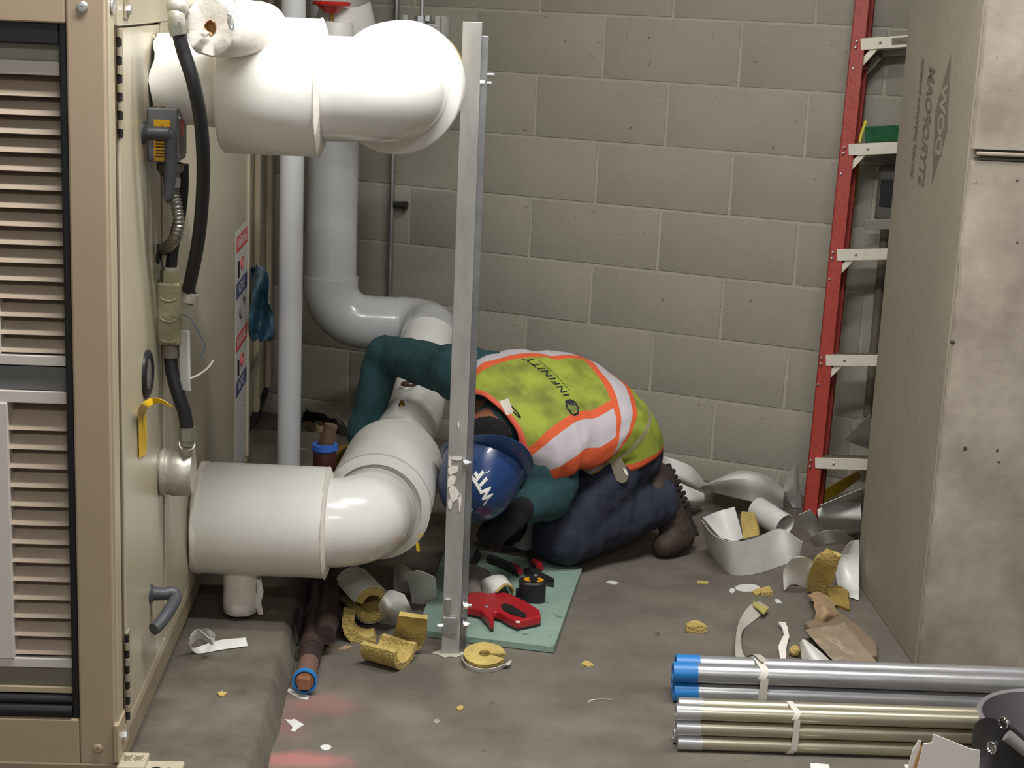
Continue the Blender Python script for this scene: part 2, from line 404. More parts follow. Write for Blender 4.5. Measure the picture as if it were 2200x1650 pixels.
# bug holes
rr = random.Random(3); b = MB()
for k in range(95):
    z = rr.uniform(.12, 1.6); s = rr.uniform(.05, .28); r = rr.choice([.002, .0025, .003, .0035, .006])
    c = Cc(s, -0.0022 if z < 1.24 else -0.0062, z); b.lathe(c, -c2, [(r * rr.uniform(.7, 1.2), -.003), (0.0002, .0002)], 7, wob=.5, seed=k)
for k in range(22):
    z = rr.uniform(.1, 1.5); t = rr.uniform(.06, .58); r = rr.choice([.002, .003, .004])
    b.lathe(Cc(-.0002, t, z), -c1, [(r, -.003), (0.0002, .0003)], 7, wob=.5, seed=k, yscale=2.2)
for (x, y, r) in [(2073, 965, .009), (2143, 968, .006), (2146, 993, .006), (2048, 735, .006), (2186, 521, .005), (2177, 148, .004), (2185, 388, .005)]:
    q = plane_pt(x, y, cO - c2 * .0024, c2); b.lathe(q, -c2, [(r, -.003), (r * .5, 0.0002), (0.0002, .0006)], 9, wob=.9, seed=x)
o = b.build('bug_hole', mat('concrete_hole', (70, 62, 54), 0.95), ct); o['kind'] = 'stuff'
# print left by the form board on the side face (mirrored, reading upwards)
def side_px(x, y): q = plane_pt(x, y, cO, c1); return (q - cO).dot(c2), q.z
ta, za = side_px(2028, 355); tb, zb2 = side_px(2018, 260)
def col_place(t0, z0):
    return lambda u, v: Cc(-0.0008, t0 - v, z0 + u)
# text runs up the face with the tops of the letters towards the front edge
d_t, d_z = side_px(2023, 258)
hw, hz = 0.062, 0.155
b = MB(); ring = [(-hz, -.42 * hw), (-.02, .9 * hw), (hz, .42 * hw), (.02, -.9 * hw)]
b.prism([Cc(-.0004, d_t - v, d_z + u) for u, v in ring], -c1 * .0006); b.build('diamond_print', CONC_PRINT, ct, None)
lettering('letter_print', 'DOW', 0.068, lambda u, v: Cc(-.0016, d_t - v, d_z + u), CONC_SM, ct, bold=.0025, sx=.95)
n_t, n_z = side_px(1990, 272)
lettering('letter_print', 'STYROFOAM', 0.078, lambda u, v: Cc(-.0010, n_t - v, n_z + u - v * .12), CONC_PRINT, ct, bold=.002, sx=.64)
n_t, n_z = side_px(1972, 255)
lettering('letter_print', 'extruded polystyrene insulation', 0.042, lambda u, v: Cc(-.0010, n_t - v, n_z + u - v * .12), CONC_PRINT, ct, bold=.001, sx=.55)
# ================================================================== beige air handling cabinet
ah = thing('air_handler', A(-.8, 1.0, 0.07), 'large beige metal air handling cabinet with a louvered front', 'air handler')
ZB, ZT = 0.165, 2.35
MB().cor(A(-1.6, 0.10, ZB + .01), e1 * 1.594, e2 * 1.93, ez * (ZT - ZB)).build('casing', BEIGE_SIDE, ah, None)
# front frame
MB().cor(A(-.068, 0, .118), e1 * .066, e2 * .10, ez * (ZT - .118)).build('corner_post', BEIGE, ah, None, 0.004)
MB().cor(A(-1.6, 0.002, 1.466), e1 * 1.5315, e2 * .09, ez * .75).build('top_rail', BEIGE, ah, None, 0.003)
MB().cor(A(-1.6, 0.001, .118), e1 * 1.5315, e2 * .09, ez * .089).build('bottom_rail', BEIGE, ah, None, 0.003)
MB().cor(A(-1.6, -0.004, .085), e1 * 1.60, e2 * .08, ez * .035).build('base_channel', BEIGE_DK, ah, None, 0.002)
# side strip next to the post
MB().cor(A(-.004, 0.004, .118), e1 * .007, e2 * .046, ez * (ZT - .118)).build('edge_strip', mat('beige_edge', (172, 160, 136), .35), ah, None, 0.002)
# black seal round the louvers
x0, x1, z0, z1 = -1.2, -.0685, .208, 1.466
b = MB()
b.cor(A(x1 - .013, .006, z0), e1 * .013, e2 * .05, ez * (z1 - z0))
b.cor(A(x0, .006, z1 - .036), e1 * (x1 - x0 - .013), e2 * .05, ez * .036)
b.build('seal', RUBBER, ah, None, 0.003)
b = MB().tube([A(x0, .012, z0 + .012), A(x1 - .013, .012, z0 + .012)], .012, 12); b.tube([A(x0, .02, z0 + .03), A(x1 - .013, .02, z0 + .03)], .010, 12)
b.build('bottom_seal', RUBBER, ah, 60)
# louver bank
lv = MB().cor(A(-1.2, .10, .2), e1 * 1.11, e2 * .01, ez * 1.27).build('louver', mat('louver_void', (40, 36, 33), .8), ah, None)
xr = x1 - .013
def bar(nm, za, zc, m_, t0=.02, dep=.05, xa=-1.2, xb=None):
    MB().cor(A(xa, t0, za), e1 * ((xb if xb is not None else xr) - xa), e2 * dep, ez * (zc - za)).build(nm, m_, lv, None, 0.0015)
bar('head_bar', 1.402, 1.431, mat('louver_head', (150, 146, 138), .5), .03)
bar('head_bar', 1.378, 1.402, LOUVW, .022)
bar('rail', .872, .890, LOUVW); bar('mullion', .826, .869, mat('louver_grey', (104, 104, 102), .5), .026); bar('rail', .803, .825, LOUVW)
bar('rail', .300, .318, LOUVW); bar('sill', .262, .299, mat('louver_sill', (118, 112, 100), .45), .026); bar('sill_lip', .250, .262, mat('louver_lip', (176, 164, 136), .4), .020)
bar('stile', .318, .803, LOUVW, .016, .05, -.40, -.188); bar('stile', .89, 1.0, LOUVW, .016, .05, -.40, -.1975)
def blade(z, x0_, pitch):
    prof = []
    for k in range(7):
        u = k / 6; prof.append((.075 - .050 * u - .006 * math.sin(u * math.pi), pitch * .98 * (1 - u) ** 0.9 - .004 * u * u))
    rows = [[A(xx, t, z + zz) for t, zz in prof] for xx in (x0_, xr - .001)]
    MB().grid(rows, .0016).build('blade', LOUV, lv, 60)
p = (1.378 - .892) / 15.2
for k in range(15): blade(.898 + k * p, -1.2, p)
p2 = (.803 - .318) / 13.6
for k in range(13): blade(.322 + k * p2 + .006, -.19, p2)
# screws on the post
for (x, y) in ((177, 15), (210, 1608)):
    c = FRT(x, y, -.001); MB().lathe(c, -e2, [(.0095, 0), (.0095, .001), (.007, .0035), (.003, .004), (.0028, .002), (.0001, .002)], 20).build('screw', BEIGE if y > 800 else ZINC, ah)

# ---- side: hinged door, fixed panels
def Sx(t, z, off=0.0): return A(off, t, z)
MB().cor(A(0, .052, .262), e1 * .004, e2 * .012, ez * 1.198).build('hinge_gap', mat('dark_seam', (96, 84, 64), .7), ah, None)
door = MB().cor(A(0, .066, .176), e1 * .007, e2 * .405, ez * 1.284).build('door', BEIGE_SIDE, ah, None, 0.003)
MB().cor(A(0, .054, 1.464), e1 * .009, e2 * .55, ez * .8).build('head_panel', BEIGE_SIDE, ah, None, 0.002)
MB().cor(A(0.001, .475, .2), e1 * .003, e2 * .014, ez * 1.262).build('door_seam', mat('dark_seam', (96, 84, 64), .7), ah, None)
MB().cor(A(0, .489, .176), e1 * .0075, e2 * 1.125, ez * 2.1).build('side_panel', BEIGE_SIDE, ah, None, 0.002)
MB().cor(A(0, 1.905, .176), e1 * .012, e2 * .035, ez * 2.1).build('edge_trim', mat('beige_edge', (172, 160, 136), .35), ah, None, 0.003)
MB().cor(A(0, 1.616, .176), e1 * .006, e2 * .289, ez * 2.1).build('side_panel', BEIGE_SIDE, ah, None, 0.002)
# bottom ledges along the side
MB().cor(A(-.01, .05, .150), e1 * .017, e2 * 1.88, ez * .026).build('base_ledge', mat('beige_edge', (172, 160, 136), .35), ah, None, 0.003)
MB().cor(A(-.05, .05, .098), e1 * .055, e2 * 1.88, ez * .052).build('base_rail', BEIGE_DK, ah, None, 0.003)
MB().cor(A(-.3, .05, .0701), e1 * .27, e2 * 1.88, ez * .03).build('mounting_rail', mat('dark_base', (38, 34, 30), .8), ah, None)
# hinges with knuckles
for (ya, yb, x) in ((60, 296, 247), (1358, 1545, 264)):
    za = St(x, ya)[1]; zc = St(x, yb)[1]
    h = MB().cor(A(.004, .064, zc), e1 * .006, e2 * .026, ez * (za - zc)).build('hinge', mat('beige_hinge', (142, 132, 112), .45), ah, None, 0.001)
    n = 12 if ya < 100 else 11
    for k in range(n):
        zk = zc + (za - zc) * k / n; hh = (za - zc) / n
        MB().cyl(A(.010, .059, zk + .0008), A(.010, .059, zk + hh - .0008), .0055 if k % 2 else .004, n=10).build('knuckle', mat('beige_hinge', (142, 132, 112), .45) if k % 2 else RUBBER, h)
# latch handles
t1, zz1 = St(300, 285); lt = MB()
lt.lathe(A(.006, t1 - .0, zz1), e1, [(.022, 0), (.022, .004), (.016, .008), (.013, .012), (.013, .050), (.0001, .050)], 20)
lt.tube(cr([A(.044, t1, zz1), A(.055, t1 + .004, zz1 - .004), A(.057, t1 + .006, zz1 - .03), A(.055, t1 + .01, zz1 - .08), A(.050, t1 + .012, zz1 - .118), A(.044, t1 + .012, zz1 - .124)], 5), [.0135] * 6 + [.0125] * 10 + [.011] * 9 + [.008], 12)
lt.build('latch_handle', GREYP, ah, 50)
t1, zz1 = St(316, 1275); lt = MB()
lt.lathe(A(.006, t1, zz1), e1, [(.020, 0), (.020, .004), (.014, .008), (.012, .04), (.0001, .04)], 20)
lt.tube(cr([A(.032, t1, zz1), A(.048, t1 + .004, zz1 + .002), A(.058, t1 + .0, zz1 - .006), A(.05, t1 - .05, zz1 - .02), A(.036, t1 - .09, zz1 - .034), A(.030, t1 - .10, zz1 - .036)], 5), .0125, 12)
lt.build('latch_handle', GREYP, ah, 50)
# round test port
t1, zz1 = St(306, 803)
pt = MB().lathe(A(.006, t1, zz1), e1, [(.047, 0), (.047, .006), (.040, .010), (.034, .006), (.034, .002)], 36).build('test_port', RUBBER, ah)
MB().lathe(A(.006, t1, zz1), e1, [(.034, .003), (.030, .0065), (.0001, .0075)], 30).build('port_lens', mat('port_lens', (132, 130, 126), .25, .3, var=.2, scale=40), pt)
for (x, y, r) in [(333, 155, .012), (322, 80, .005), (338, 82, .005), (330, 172, .0)]:
    if r: 
        t1, zz1 = St(x, y); MB().lathe(A(.006, t1, zz1), e1, [(r, 0), (r, .002), (r * .6, .004), (.0001, .0045)], 16).build('rivet', BEIGE_SIDE, ah)
t1, zz1 = St(227, 15); MB().lathe(A(.004, .03, 1.497), e1, [(.013, 0), (.013, .003), (.006, .006), (.0001, .006)], 16).build('rivet', ZINC, ah)
b = MB(); t1, zz1 = St(262, 40); b.cor(A(.009, .10, 1.475), e1 * .003, e2 * .04, ez * .2); b.build('strap_plate', BEIGE_DK, ah, None, .001)
MB().hexn(A(.009, .125, 1.49), A(.018, .125, 1.49), .009).build('bolt', ZINC, ah)
# lifting lug at the foot of the post
b = MB(); b.cor(A(-.004, -.012, .128), e1 * .010, e2 * .10, ez * .075); b.build('lug_plate', BEIGE, ah, None, 0.002)
lug = MB(); lug.cor(A(.0, -.012, .108), e1 * .052, e2 * .062, ez * .013); lug.cor(A(.045, -.035, .102), e1 * .075, e2 * .070, ez * .010); lg = lug.build('lifting_lug', mat('beige_lug', (182, 172, 150), .4), ah, None, 0.003)
for s in (.018, .038): 
    b = MB(); b.cyl(A(s, .02, .121), A(s, .02, .123), .010, n=18); b.hexn(A(s, .02, .122), A(s, .02, .131), .0075); b.build('bolt', mat('beige_lug', (182, 172, 150), .4), lg)
for s, r in ((.072, .0085), (.096, .005)): MB().cyl(A(s, .0, .1116), A(s, .0, .1126), r, n=18).build('hole', BLACK, lg)
MB().hexn(A(.004, .03, .165), A(.014, .03, .165), .010).build('bolt', ZINC, lg)
# warning labels strip
LT0, LT1 = 1.640, 1.905
lab = MB().cor(A(.0062, LT0, .19), e1 * .0006, e2 * (LT1 - LT0), ez * .695).build('warning_label', mat('label_stock', (196, 196, 192), .5, var=.06, scale=30), ah, None)
lab['label'] = 'white warning label strip with red and blue headings'
def lrect(za, zc, ta, tb, m_, nm): MB().cor(A(.0069, LT0 + ta, za), e1 * .0003, e2 * (tb - ta), ez * (zc - za)).build(nm, m_, lab, None)
RL = mat('label_red', (196, 42, 52), .5); BL = mat('label_blue', (50, 56, 112), .5); TX = mat('label_ink', (120, 120, 122), .6)
w = LT1 - LT0
for zt in (.868, .588):
    lrect(zt - .045, zt, .02, w - .01, RL, 'red_heading'); lrect(zt - .175, zt - .13, .02, w - .01, BL, 'blue_heading')
    lettering('heading_text', 'WARNING', .045, lambda u, v: A(.0075, LT0 + w / 2 + u, zt - .0225 + v), WHITE, lab, sx=.95)
    lettering('heading_text', 'NOTICE', .040, lambda u, v: A(.0075, LT0 + w / 2 + u, zt - .1525 + v), WHITE, lab, sx=.95)
    b = MB(); b.tube([A(.0075, LT0 + .05, zt - .07), A(.0075, LT0 + .05, zt - .115)], .0045, 6); b.build('pictogram', BLACK, lab)
    b = MB(); b.tube(cr([A(.0075, LT0 + .14 + .03 * math.cos(a), zt - .088 + .018 * math.sin(a)) for a in [k * 1.05 for k in range(6)]], 4, True), .0016, 5, closed=True); b.build('pictogram', RL, lab)
b = MB(); b.tube(cr([A(.0075, LT0 + .13 + .05 * math.cos(a), .655 + .03 * math.sin(a)) for a in [k * .7 for k in range(7)]], 4), .006, 5); b.build('pictogram', TX, lab)
b = MB()
rl = random.Random(4)
for zc in [.622 - .0105 * k for k in range(0)] + [.61, .6] + [.395 - .013 * k for k in range(15)]:
    a_ = .02
    while a_ < w - .04:
        ln = rl.uniform(.012, .05); b.cor(A(.0069, LT0 + a_, zc), e1 * .0003, e2 * min(ln, w - .02 - a_), ez * .004); a_ += ln + .008
o = b.build('fine_print', mat('label_fine', (160, 160, 160), .6), lab, None); o['kind'] = 'stuff'

# second, recessed section of the cabinet behind
s2 = thing('cabinet_section', A(-.8, 2.6, 0.07), 'beige rear cabinet section behind the warning label strip', 'cabinet')
BG2 = mat('beige_rear', (146, 140, 122), .4, var=.05)
MB().cor(A(-1.6, 2.06, .17), e1 * 1.56, e2 * 1.05, ez * 2.1).build('casing', BG2, s2, None, .004)
for t in (2.12, 2.45, 2.80): MB().cor(A(-.04, t, .17), e1 * .02, e2 * .05, ez * 2.1).build('corner_post', mat('beige_edge', (172, 160, 136), .35), s2, None, .006)
MB().cor(A(-.5, 2.06, .072), e1 * .44, e2 * 1.05, ez * .1).build('base_rail', mat('dark_base', (38, 34, 30), .8), s2, None)
b = MB().tube(cr([A(-.02, 2.1, .30), A(-.02, 2.4, .36), A(-.02, 2.75, .46)], 6), .006, 6); b.build('drain_tube', mat('grey_tube', (120, 116, 104), .5), s2)
# ================================================================== white insulated pipes
def ring_seam(c, ax, r, w=.006, h=.0025): return MB().lathe(V(c) - V(ax).normalized() * w * .5, ax, [(r, 0), (r + h, w * .3), (r + h, w * .7), (r, w)], 48)
ux = V((1, .012, .0)); ux.normalize()
UY, UZ = 3.25, 1.352
ua = V((-.716, UY, UZ))
upx = lambda x: V((P(x, 186, UY).x, UY + (P(x, 186, UY).x + .5) * .012, UZ))
up = thing('upper_pipe', upx(600), 'large white jacketed pipe elbow at the top, leaving the cabinet side', 'pipe')
# torn bare stretch next to the cabinet
b = MB(); rows = []
for i in range(9):
    u = i / 8; ring = []
    for j in range(41):
        a = 2 * math.pi * j / 40; rr = .086 + .004 * noise.noise(V((math.cos(a) * 2, math.sin(a) * 2, u * 3)))
        xx = (upx(345).x + .012 * noise.noise(V((a * 2, 3, 1)))) * (1 - u) + upx(500).x * u
        ring.append(V((xx, UY + rr * math.sin(a), UZ + .005 + rr * math.cos(a))))
    rows.append(ring)
b.grid(rows, .003); b.build('torn_jacket', PVC_MATT, up, 60)
R1 = .1325
x_l, x_r = upx(482), upx(690)
d = (x_r - x_l).normalized(); L = (x_r - x_l).length
MB().lathe(x_l, d, [(.08, 0), (R1 - .006, .0), (R1, .006), (R1, L - .004), (R1 - .004, L), (.09, L)], 72).build('sleeve', PVC_MATT, up, 50)
MB().lathe(x_r - d * .004, d, [(R1 - .001, 0), (R1 + .003, .004), (R1 - .012, .010), (R1 - .03, .012)], 72, wob=.02).build('mastic_bead', MASTIC, up, 60)
# elbow turning away from the camera
R2 = .1015; xe = P(846, 190, UY).x; rb = .105
pth = [x_r - d * .02]; cxx = xe - rb
n = 16
pth += [V((x_r.x + (cxx - x_r.x) * k / 4, UY, UZ)) for k in range(1, 5)]
for k in range(1, n + 1):
    a = math.pi / 2 * k / n; pth.append(V((cxx + rb * math.sin(a), UY + rb * (1 - math.cos(a)), UZ)))
pth.append(V((xe, UY + rb + .05, UZ)))
MB().tube(pth, R2, 64).build('elbow', PVC, up, 60)
yb = UY + rb
MB().lathe((xe - .004, yb + .008, UZ), (0, 1, 0), [(.09, 0), (R1 - .004, 0), (R1, .004), (R1, .20), (.09, .20)], 72).build('rear_sleeve', PVC_MATT, up, 50)
MB().lathe((xe + .006, yb + .21, UZ), (0, 1, 0), [(.085, 0), (.112, 0), (.112, .28), (.085, .28)], 48, wob=.02).build('bare_insulation', FIBRE, up)
def bend(p, din, dout, r, n=14):
    din, dout = V(din).normalized(), V(dout).normalized(); s_ = p - din * r; c_ = s_ + dout * r
    return [c_ - dout * (r * math.cos(math.pi / 2 * k / n)) + din * (r * math.sin(math.pi / 2 * k / n)) for k in range(n + 1)]
MB().tube([V((xe, yb + .4, UZ))] + bend(V((xe, 4.62, UZ)), (0, 1, 0), (-1, 0, 0), .11) + [V((-.46, 4.62, UZ))], .083, 40).build('rear_run', PVC, up, 60)
# capped stub pointing at the camera
sc = P(450, 58, 3.02); sd = V((.30, 1, -.02)).normalized(); 
b = MB().lathe(sc, sd, [(.012, .004), (.022, .002), (.049, 0), (.053, .006), (.054, .05), (.052, .17), (.05, .22)], 48, wob=.05)
b.build('stub', MASTIC, up, 60)
MB().lathe(sc + sd * .003, sd, [(.012, -.002), (.010, .012), (.0001, .012)], 14, wob=.4).build('stub_hole', CARD, up)
MB().lathe(sc - sd * .0015 + V((-.008, 0, -.011)), -sd, [(.010, 0), (.008, .003), (.0001, .004)], 12, wob=.5, yscale=.6).build('mastic_blob', MASTIC, up)
wz = MB().tube(cr([P(503, -12, 3.0), P(507, 10, 3.0), P(499, 24, 2.995), P(492, 33, 2.99)], 5), .004, 8); wz.build('tie_wire', PVC_MATT, up)
MB().tube(cr([P(499, 24, 2.995), P(492, 40, 2.99), P(494, 55, 2.99), P(499, 62, 2.99), P(500, 50, 2.992)], 5), .003, 8).build('tie_hook', GALV, up)

# ---- lower pipe: out of the cabinet, elbow back, rise to the rear wall
LY, LZ = 3.72, .312
lp = thing('lower_pipe', V((-.5, LY, .07)), 'large white jacketed pipe elbow low down, running back under the worker\'s arm', 'pipe')
lx = lambda x: P(x, 1118, LY).x
xl, xr_ = lx(430), lx(704)
R3 = .1315
rows = []
for (u, r) in [(0, .08), (0, R3 - .005), (.002, R3), (.10, R3 + .0005), (xr_ - xl - .003, R3), (xr_ - xl, R3 - .004), (xr_ - xl, .09)]:
    ring = []
    for j in range(73):
        a = 2 * math.pi * j / 72
        lean = .012 * math.cos(a) if u < .01 else 0
        ring.append(V((xl + u + lean, LY + r * math.sin(a), LZ + r * math.cos(a))))
    rows.append(ring)
MB().grid(rows).build('sleeve', PVC_MATT, lp, 50)
b = MB().lathe((xr_ - .004, LY, LZ), (1, 0, 0), [(R3 - .001, 0), (R3 + .002, .003), (R3 - .010, .009), (R3 - .03, .010)], 72, wob=.02); b.build('mastic_bead', MASTIC, lp, 60)
b = MB().lathe((xl + .004, LY, LZ), (1, 0, 0), [(R3 - .02, -.012), (R3 + .002, -.003), (R3 + .002, .008), (R3 - .001, .012)], 60, wob=.04, seed=3); b.build('mastic_bead', MASTIC, lp, 60)
MB().cyl((-.74, LY, LZ), (xl + .01, LY, LZ), .085, n=32).build('inlet_pipe', PVC_MATT, lp)
R4 = .1065; ex = lx(793); rb2 = .108; e_y = LY
pth = [V((xr_ - .02, LY, LZ)), V((ex - rb2, LY, LZ))]
pth = [V((xr_ - .02 + (ex - rb2 - xr_ + .02) * k / 3, LY, LZ)) for k in range(4)]
by = V((.034, 1, .0)).normalized()
for k in range(1, 17):
    a = math.pi / 2 * k / 16; pth.append(V((ex - rb2 + rb2 * math.sin(a), LY + rb2 * (1 - math.cos(a)), LZ)))
pe = V((ex, LY + rb2, LZ)); pth.append(pe + by * .05)
MB().tube(pth, R4, 64).build('elbow', PVC, lp, 60)
sl0 = pe + by * .015 + V((.006, 0, .004))
MB().lathe(sl0, by, [(.09, 0), (R3 - .005, .0), (R3, .006), (R3, .36), (R3 - .004, .365), (.08, .372)], 72).build('rear_sleeve', PVC_MATT, lp, 50)
MB().lathe(sl0 + by * .0, by, [(R3 - .02, -.012), (R3 + .0015, -.001), (R3 + .0015, .014), (R3, .016)], 72, wob=.008).build('mastic_bead', PVC_MATT, lp, 60)
p0 = pe + by * .30; p1 = pe + by * 1.02
p2 = V((-.275, 5.36, .47)); p3 = V((-.60, 5.40, .47))
MB().lathe(p0, by, [(.05, 0), (.112, .0), (.112, .13), (.095, .26), (.086, .30)], 56).build('reducer', PVC, lp, 60)
MB().tube([p0] + cr([p0 + by * .1, p1 - by * .2, p1, p1 + V((.005, .18, .05)), V((-.275, 5.22, .46))], 6), .0845, 56).build('rear_run', PVC, lp, 60)
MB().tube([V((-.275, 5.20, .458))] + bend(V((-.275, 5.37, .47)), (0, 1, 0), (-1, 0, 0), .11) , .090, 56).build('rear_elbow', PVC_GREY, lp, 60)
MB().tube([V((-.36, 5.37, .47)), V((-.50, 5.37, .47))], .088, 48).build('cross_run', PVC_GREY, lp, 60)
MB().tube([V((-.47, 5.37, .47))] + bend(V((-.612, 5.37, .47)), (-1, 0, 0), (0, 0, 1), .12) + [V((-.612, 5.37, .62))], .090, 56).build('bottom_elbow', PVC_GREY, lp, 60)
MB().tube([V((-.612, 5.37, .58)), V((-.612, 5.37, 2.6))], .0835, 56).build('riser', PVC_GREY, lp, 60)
# thermowell plug, brass nipple, canvas drain
q = F(878, 826, LZ + .083); pl = MB().lathe(q - V((0, 0, .012)), (0, 0, 1), [(.024, 0), (.024, .016), (.020, .018), (.018, .010), (.0001, .010)], 20).build('thermowell', mat('bronze', (96, 74, 56), .5, .5, var=.3, scale=60), lp)
MB().lathe(q - V((0, 0, .010)), (0, 0, 1), [(.027, 0), (.027, .006), (.024, .008)], 20, wob=.1).build('mastic_bead', MASTIC, lp)
q = F(863, 872, LZ + .083); b = MB().hexn(q - V((0, 0, .01)), q + V((0, 0, .008)), .009); b.cyl(q, q + V((0, 0, .016)), .005, n=12); b.build('nipple', BRASS, lp)
q = P(517, 1262, LY - .01)
MB().lathe((q.x, q.y, .082), (0, 0, 1), [(.0, .002), (.034, 0), (.040, .004), (.043, .03), (.040, .07), (.044, .11), (.05, .13)], 36, wob=.06).build('drain_stub', MASTIC, lp, 60)
b = MB(); b.grid([cr([q + V((.040, -.012, .028 - k * .030)) + V((.006 * math.sin(k * 9), 0, 0)), q + V((.050 + .006 * (k % 2), -.016, .026 - k * .028)), q + V((.047, -.004, .03 - k * .028))], 4) for k in range(4)], .003); b.build('canvas_flap', MASTIC, lp)
b = MB(); q2 = P(893, 1166, 3.80); b.cor(q2, V((.008, 0, 0)), V((0, .002, 0)), V((.003, 0, -.022))); b.cor(q2 + V((.010, .01, .018)), V((.008, 0, .006)), V((0, .002, 0)), V((-.006, 0, -.012))); b.build('tape_end', mat('bright_yellow', (226, 190, 20), .5), lp, None)

# ---- slim white riser between the cabinet and the big riser
rp = P(624, 650, 4.72)
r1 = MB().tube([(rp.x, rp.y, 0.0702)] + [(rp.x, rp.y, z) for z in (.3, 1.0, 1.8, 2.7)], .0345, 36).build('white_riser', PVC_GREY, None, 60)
tag(r1, 'slim white vertical pipe left of the thick white riser', 'pipe')
# ---- valve with red handwheel in front of the riser
vp = P(712, 60, 5.05)
vt = thing('gate_valve', vp, 'insulated valve with a red handwheel above the upper pipe', 'valve')
MB().lathe(vp + V((.012, 0, -.12)), (0, 0, 1), [(.055, 0), (.055, .13), (.050, .139), (.01, .14)], 36).build('body', PVC_MATT, vt)
MB().lathe(vp + V((.03, .12, .0)), (-.0, -.35, 1), [(.09, -.05), (.09, .02), (.075, .09)], 36).build('body_cover', PVC_MATT, vt)
wz_ = P(712, 14, 5.05)
hw_ = MB().lathe(wz_, (0, 0, 1), [(.012, -.020), (.020, -.018), (.045, .002), (.056, .004), (.058, .010), (.054, .015), (.03, .012), (.012, .010)], 40); hw_.build('handwheel', REDP, vt, 50)
MB().cyl(vp + V((0, 0, .02)), wz_ + V((0, 0, .012)), .006, n=12).build('stem', BRASS, vt)
# ---- grey valve bonnet behind the upper elbow
gp = P(906, 55, 4.95)
gt = thing('valve_bonnet', gp, 'grey valve yoke with a steel stem behind the upper elbow', 'valve')
b = MB(); b.cor(gp + V((-.052, -.04, -.025)), V((.108, 0, 0)), V((0, .08, 0)), V((0, 0, .032))); b.build('yoke', GREYE if False else mat('pale_grey_enamel', (150, 150, 146), .45), gt, None, .005)
for s in (-1, 1): MB().cor(gp + V((s * .047 - .008, -.03, .005)), V((.016, 0, 0)), V((0, .06, 0)), V((0, 0, .024))).build('lug', mat('pale_grey_enamel', (150, 150, 146), .45), gt, None, .003)
b = MB().cyl(gp + V((0, 0, .0)), gp + V((0, 0, .14)), .007, n=14); b.hexn(gp + V((0, 0, .008)), gp + V((0, 0, .028)), .022); b.hexn(gp + V((.018, -.02, .014)), gp + V((.018, -.02, .03)), .012); b.build('stem', GALV, gt)
MB().lathe(gp + V((.02, .0, -.11)), (0, 0, 1), [(.03, 0), (.032, .06), (.02, .09)], 20).build('gland', BLACK, gt)
MB().lathe(gp + V((.05, .06, -.10)), (0, 0, 1), [(.03, 0), (.03, .12), (.02, .13)], 20).build('side_body', mat('pale_grey_enamel', (150, 150, 146), .45), gt)
# ---- thin conduit on the rear wall with clamp
c0 = WP(852, 20, .03); c1_ = WP(842, 640, .03)
wc = thing('wall_conduit', V((c0.x, c0.y, .3)), 'thin grey vertical conduit clamped to the block wall', 'conduit')
MB().tube([V((c0.x, c0.y, .30)), V((c0.x, c0.y, 1.2)), V((c0.x, c0.y, 2.6))], .0095, 14).build('tube', GALV, wc)
q = WP(856, 440, .03); b = MB().cyl(q - wt * .012, q + wt * .03, .012, n=14); b.hexn(q + wt * .018, q + wt * .032, .016); b.build('clamp', mat('dark_steel', (84, 82, 76), .4, .7), wc)
b = MB().cor(q - wn * .03 - V((0, 0, .012)), wt * .012, wn * .03, V((0, 0, .024))); b.build('clamp_base', GALV, wc, None, .002)

# ================================================================== strut support post
sf = F(968, 1408)
st = thing('strut_post', (sf.x, sf.y, 0), 'tall galvanised steel angle post bolted beside the white pipes', 'support post')
ya = math.radians(8); sa1 = V((math.cos(ya), math.sin(ya), 0)); sa2 = V((-math.sin(ya), math.cos(ya), 0))
SW = .043; so = V((sf.x, sf.y, 0)) - sa1 * .022
MB().cor(so, sa1 * SW, sa2 * .005, ez * 1.484).build('front_flange', GALV_STRUT, st, None, .001)
MB().cor(so + sa1 * (SW - .005) + sa2 * .005, sa1 * .005, sa2 * .036, ez * 1.484).build('side_flange', GALV_STRUT, st, None, .001)
MB().cor(so + sa1 * (SW + .001) + sa2 * .012, sa1 * .016, sa2 * .005, ez * 1.455).build('back_bar', mat('galvanised_dull', (138, 140, 142), .45, .75, var=.25, scale=12), st, None, .001)
MB().cor(so + sa1 * (SW + .012) + sa2 * .017, sa1 * .005, sa2 * .036, ez * 1.455).build('back_bar', mat('galvanised_dull', (138, 140, 142), .45, .75, var=.25, scale=12), st, None, .001)
def bolt(x, y, Y_, ln, parent, r=.0075, sgn=1):
    q = P(x, y, Y_); b = MB(); b.hexn(q, q + sa1 * (.010 * sgn), r); b.cyl(q, q + sa1 * (ln * sgn), r * .5, n=12); b.cyl(q - sa1 * (.002 * sgn), q, r * 1.25, n=16); b.build('bolt', ZINC, parent)
bolt(1030, 178, sf.y + .02, .026, st, .009); bolt(1037, 160, sf.y + .05, .026, st, .009)
bolt(997, 994, sf.y - .004, .016, st); bolt(996, 1301, sf.y, .018, st, .009); bolt(996, 1341, sf.y, .014, st, .008); bolt(950, 1344, sf.y - .002, .012, st, .007, -1)
b = MB(); q = P(987, 178, sf.y - .008); b.cor(q + V((-.008, 0, -.02)), V((.017, 0, 0)), V((0, .006, 0)), V((0, 0, .045))); b.build('washer_plate', GALV, st, None, .002)
b = MB(); q = P(958, 1302, sf.y - .008); b.cor(q + V((-.004, 0, -.018)), V((.016, 0, 0)), V((0, .006, 0)), V((0, 0, .036))); q = P(953, 1345, sf.y - .007); b.cor(q + V((-.004, 0, -.022)), V((.036, 0, 0)), V((0, .005, 0)), V((0, 0, .044))); b.build('washer_plate', GALV, st, None, .002)
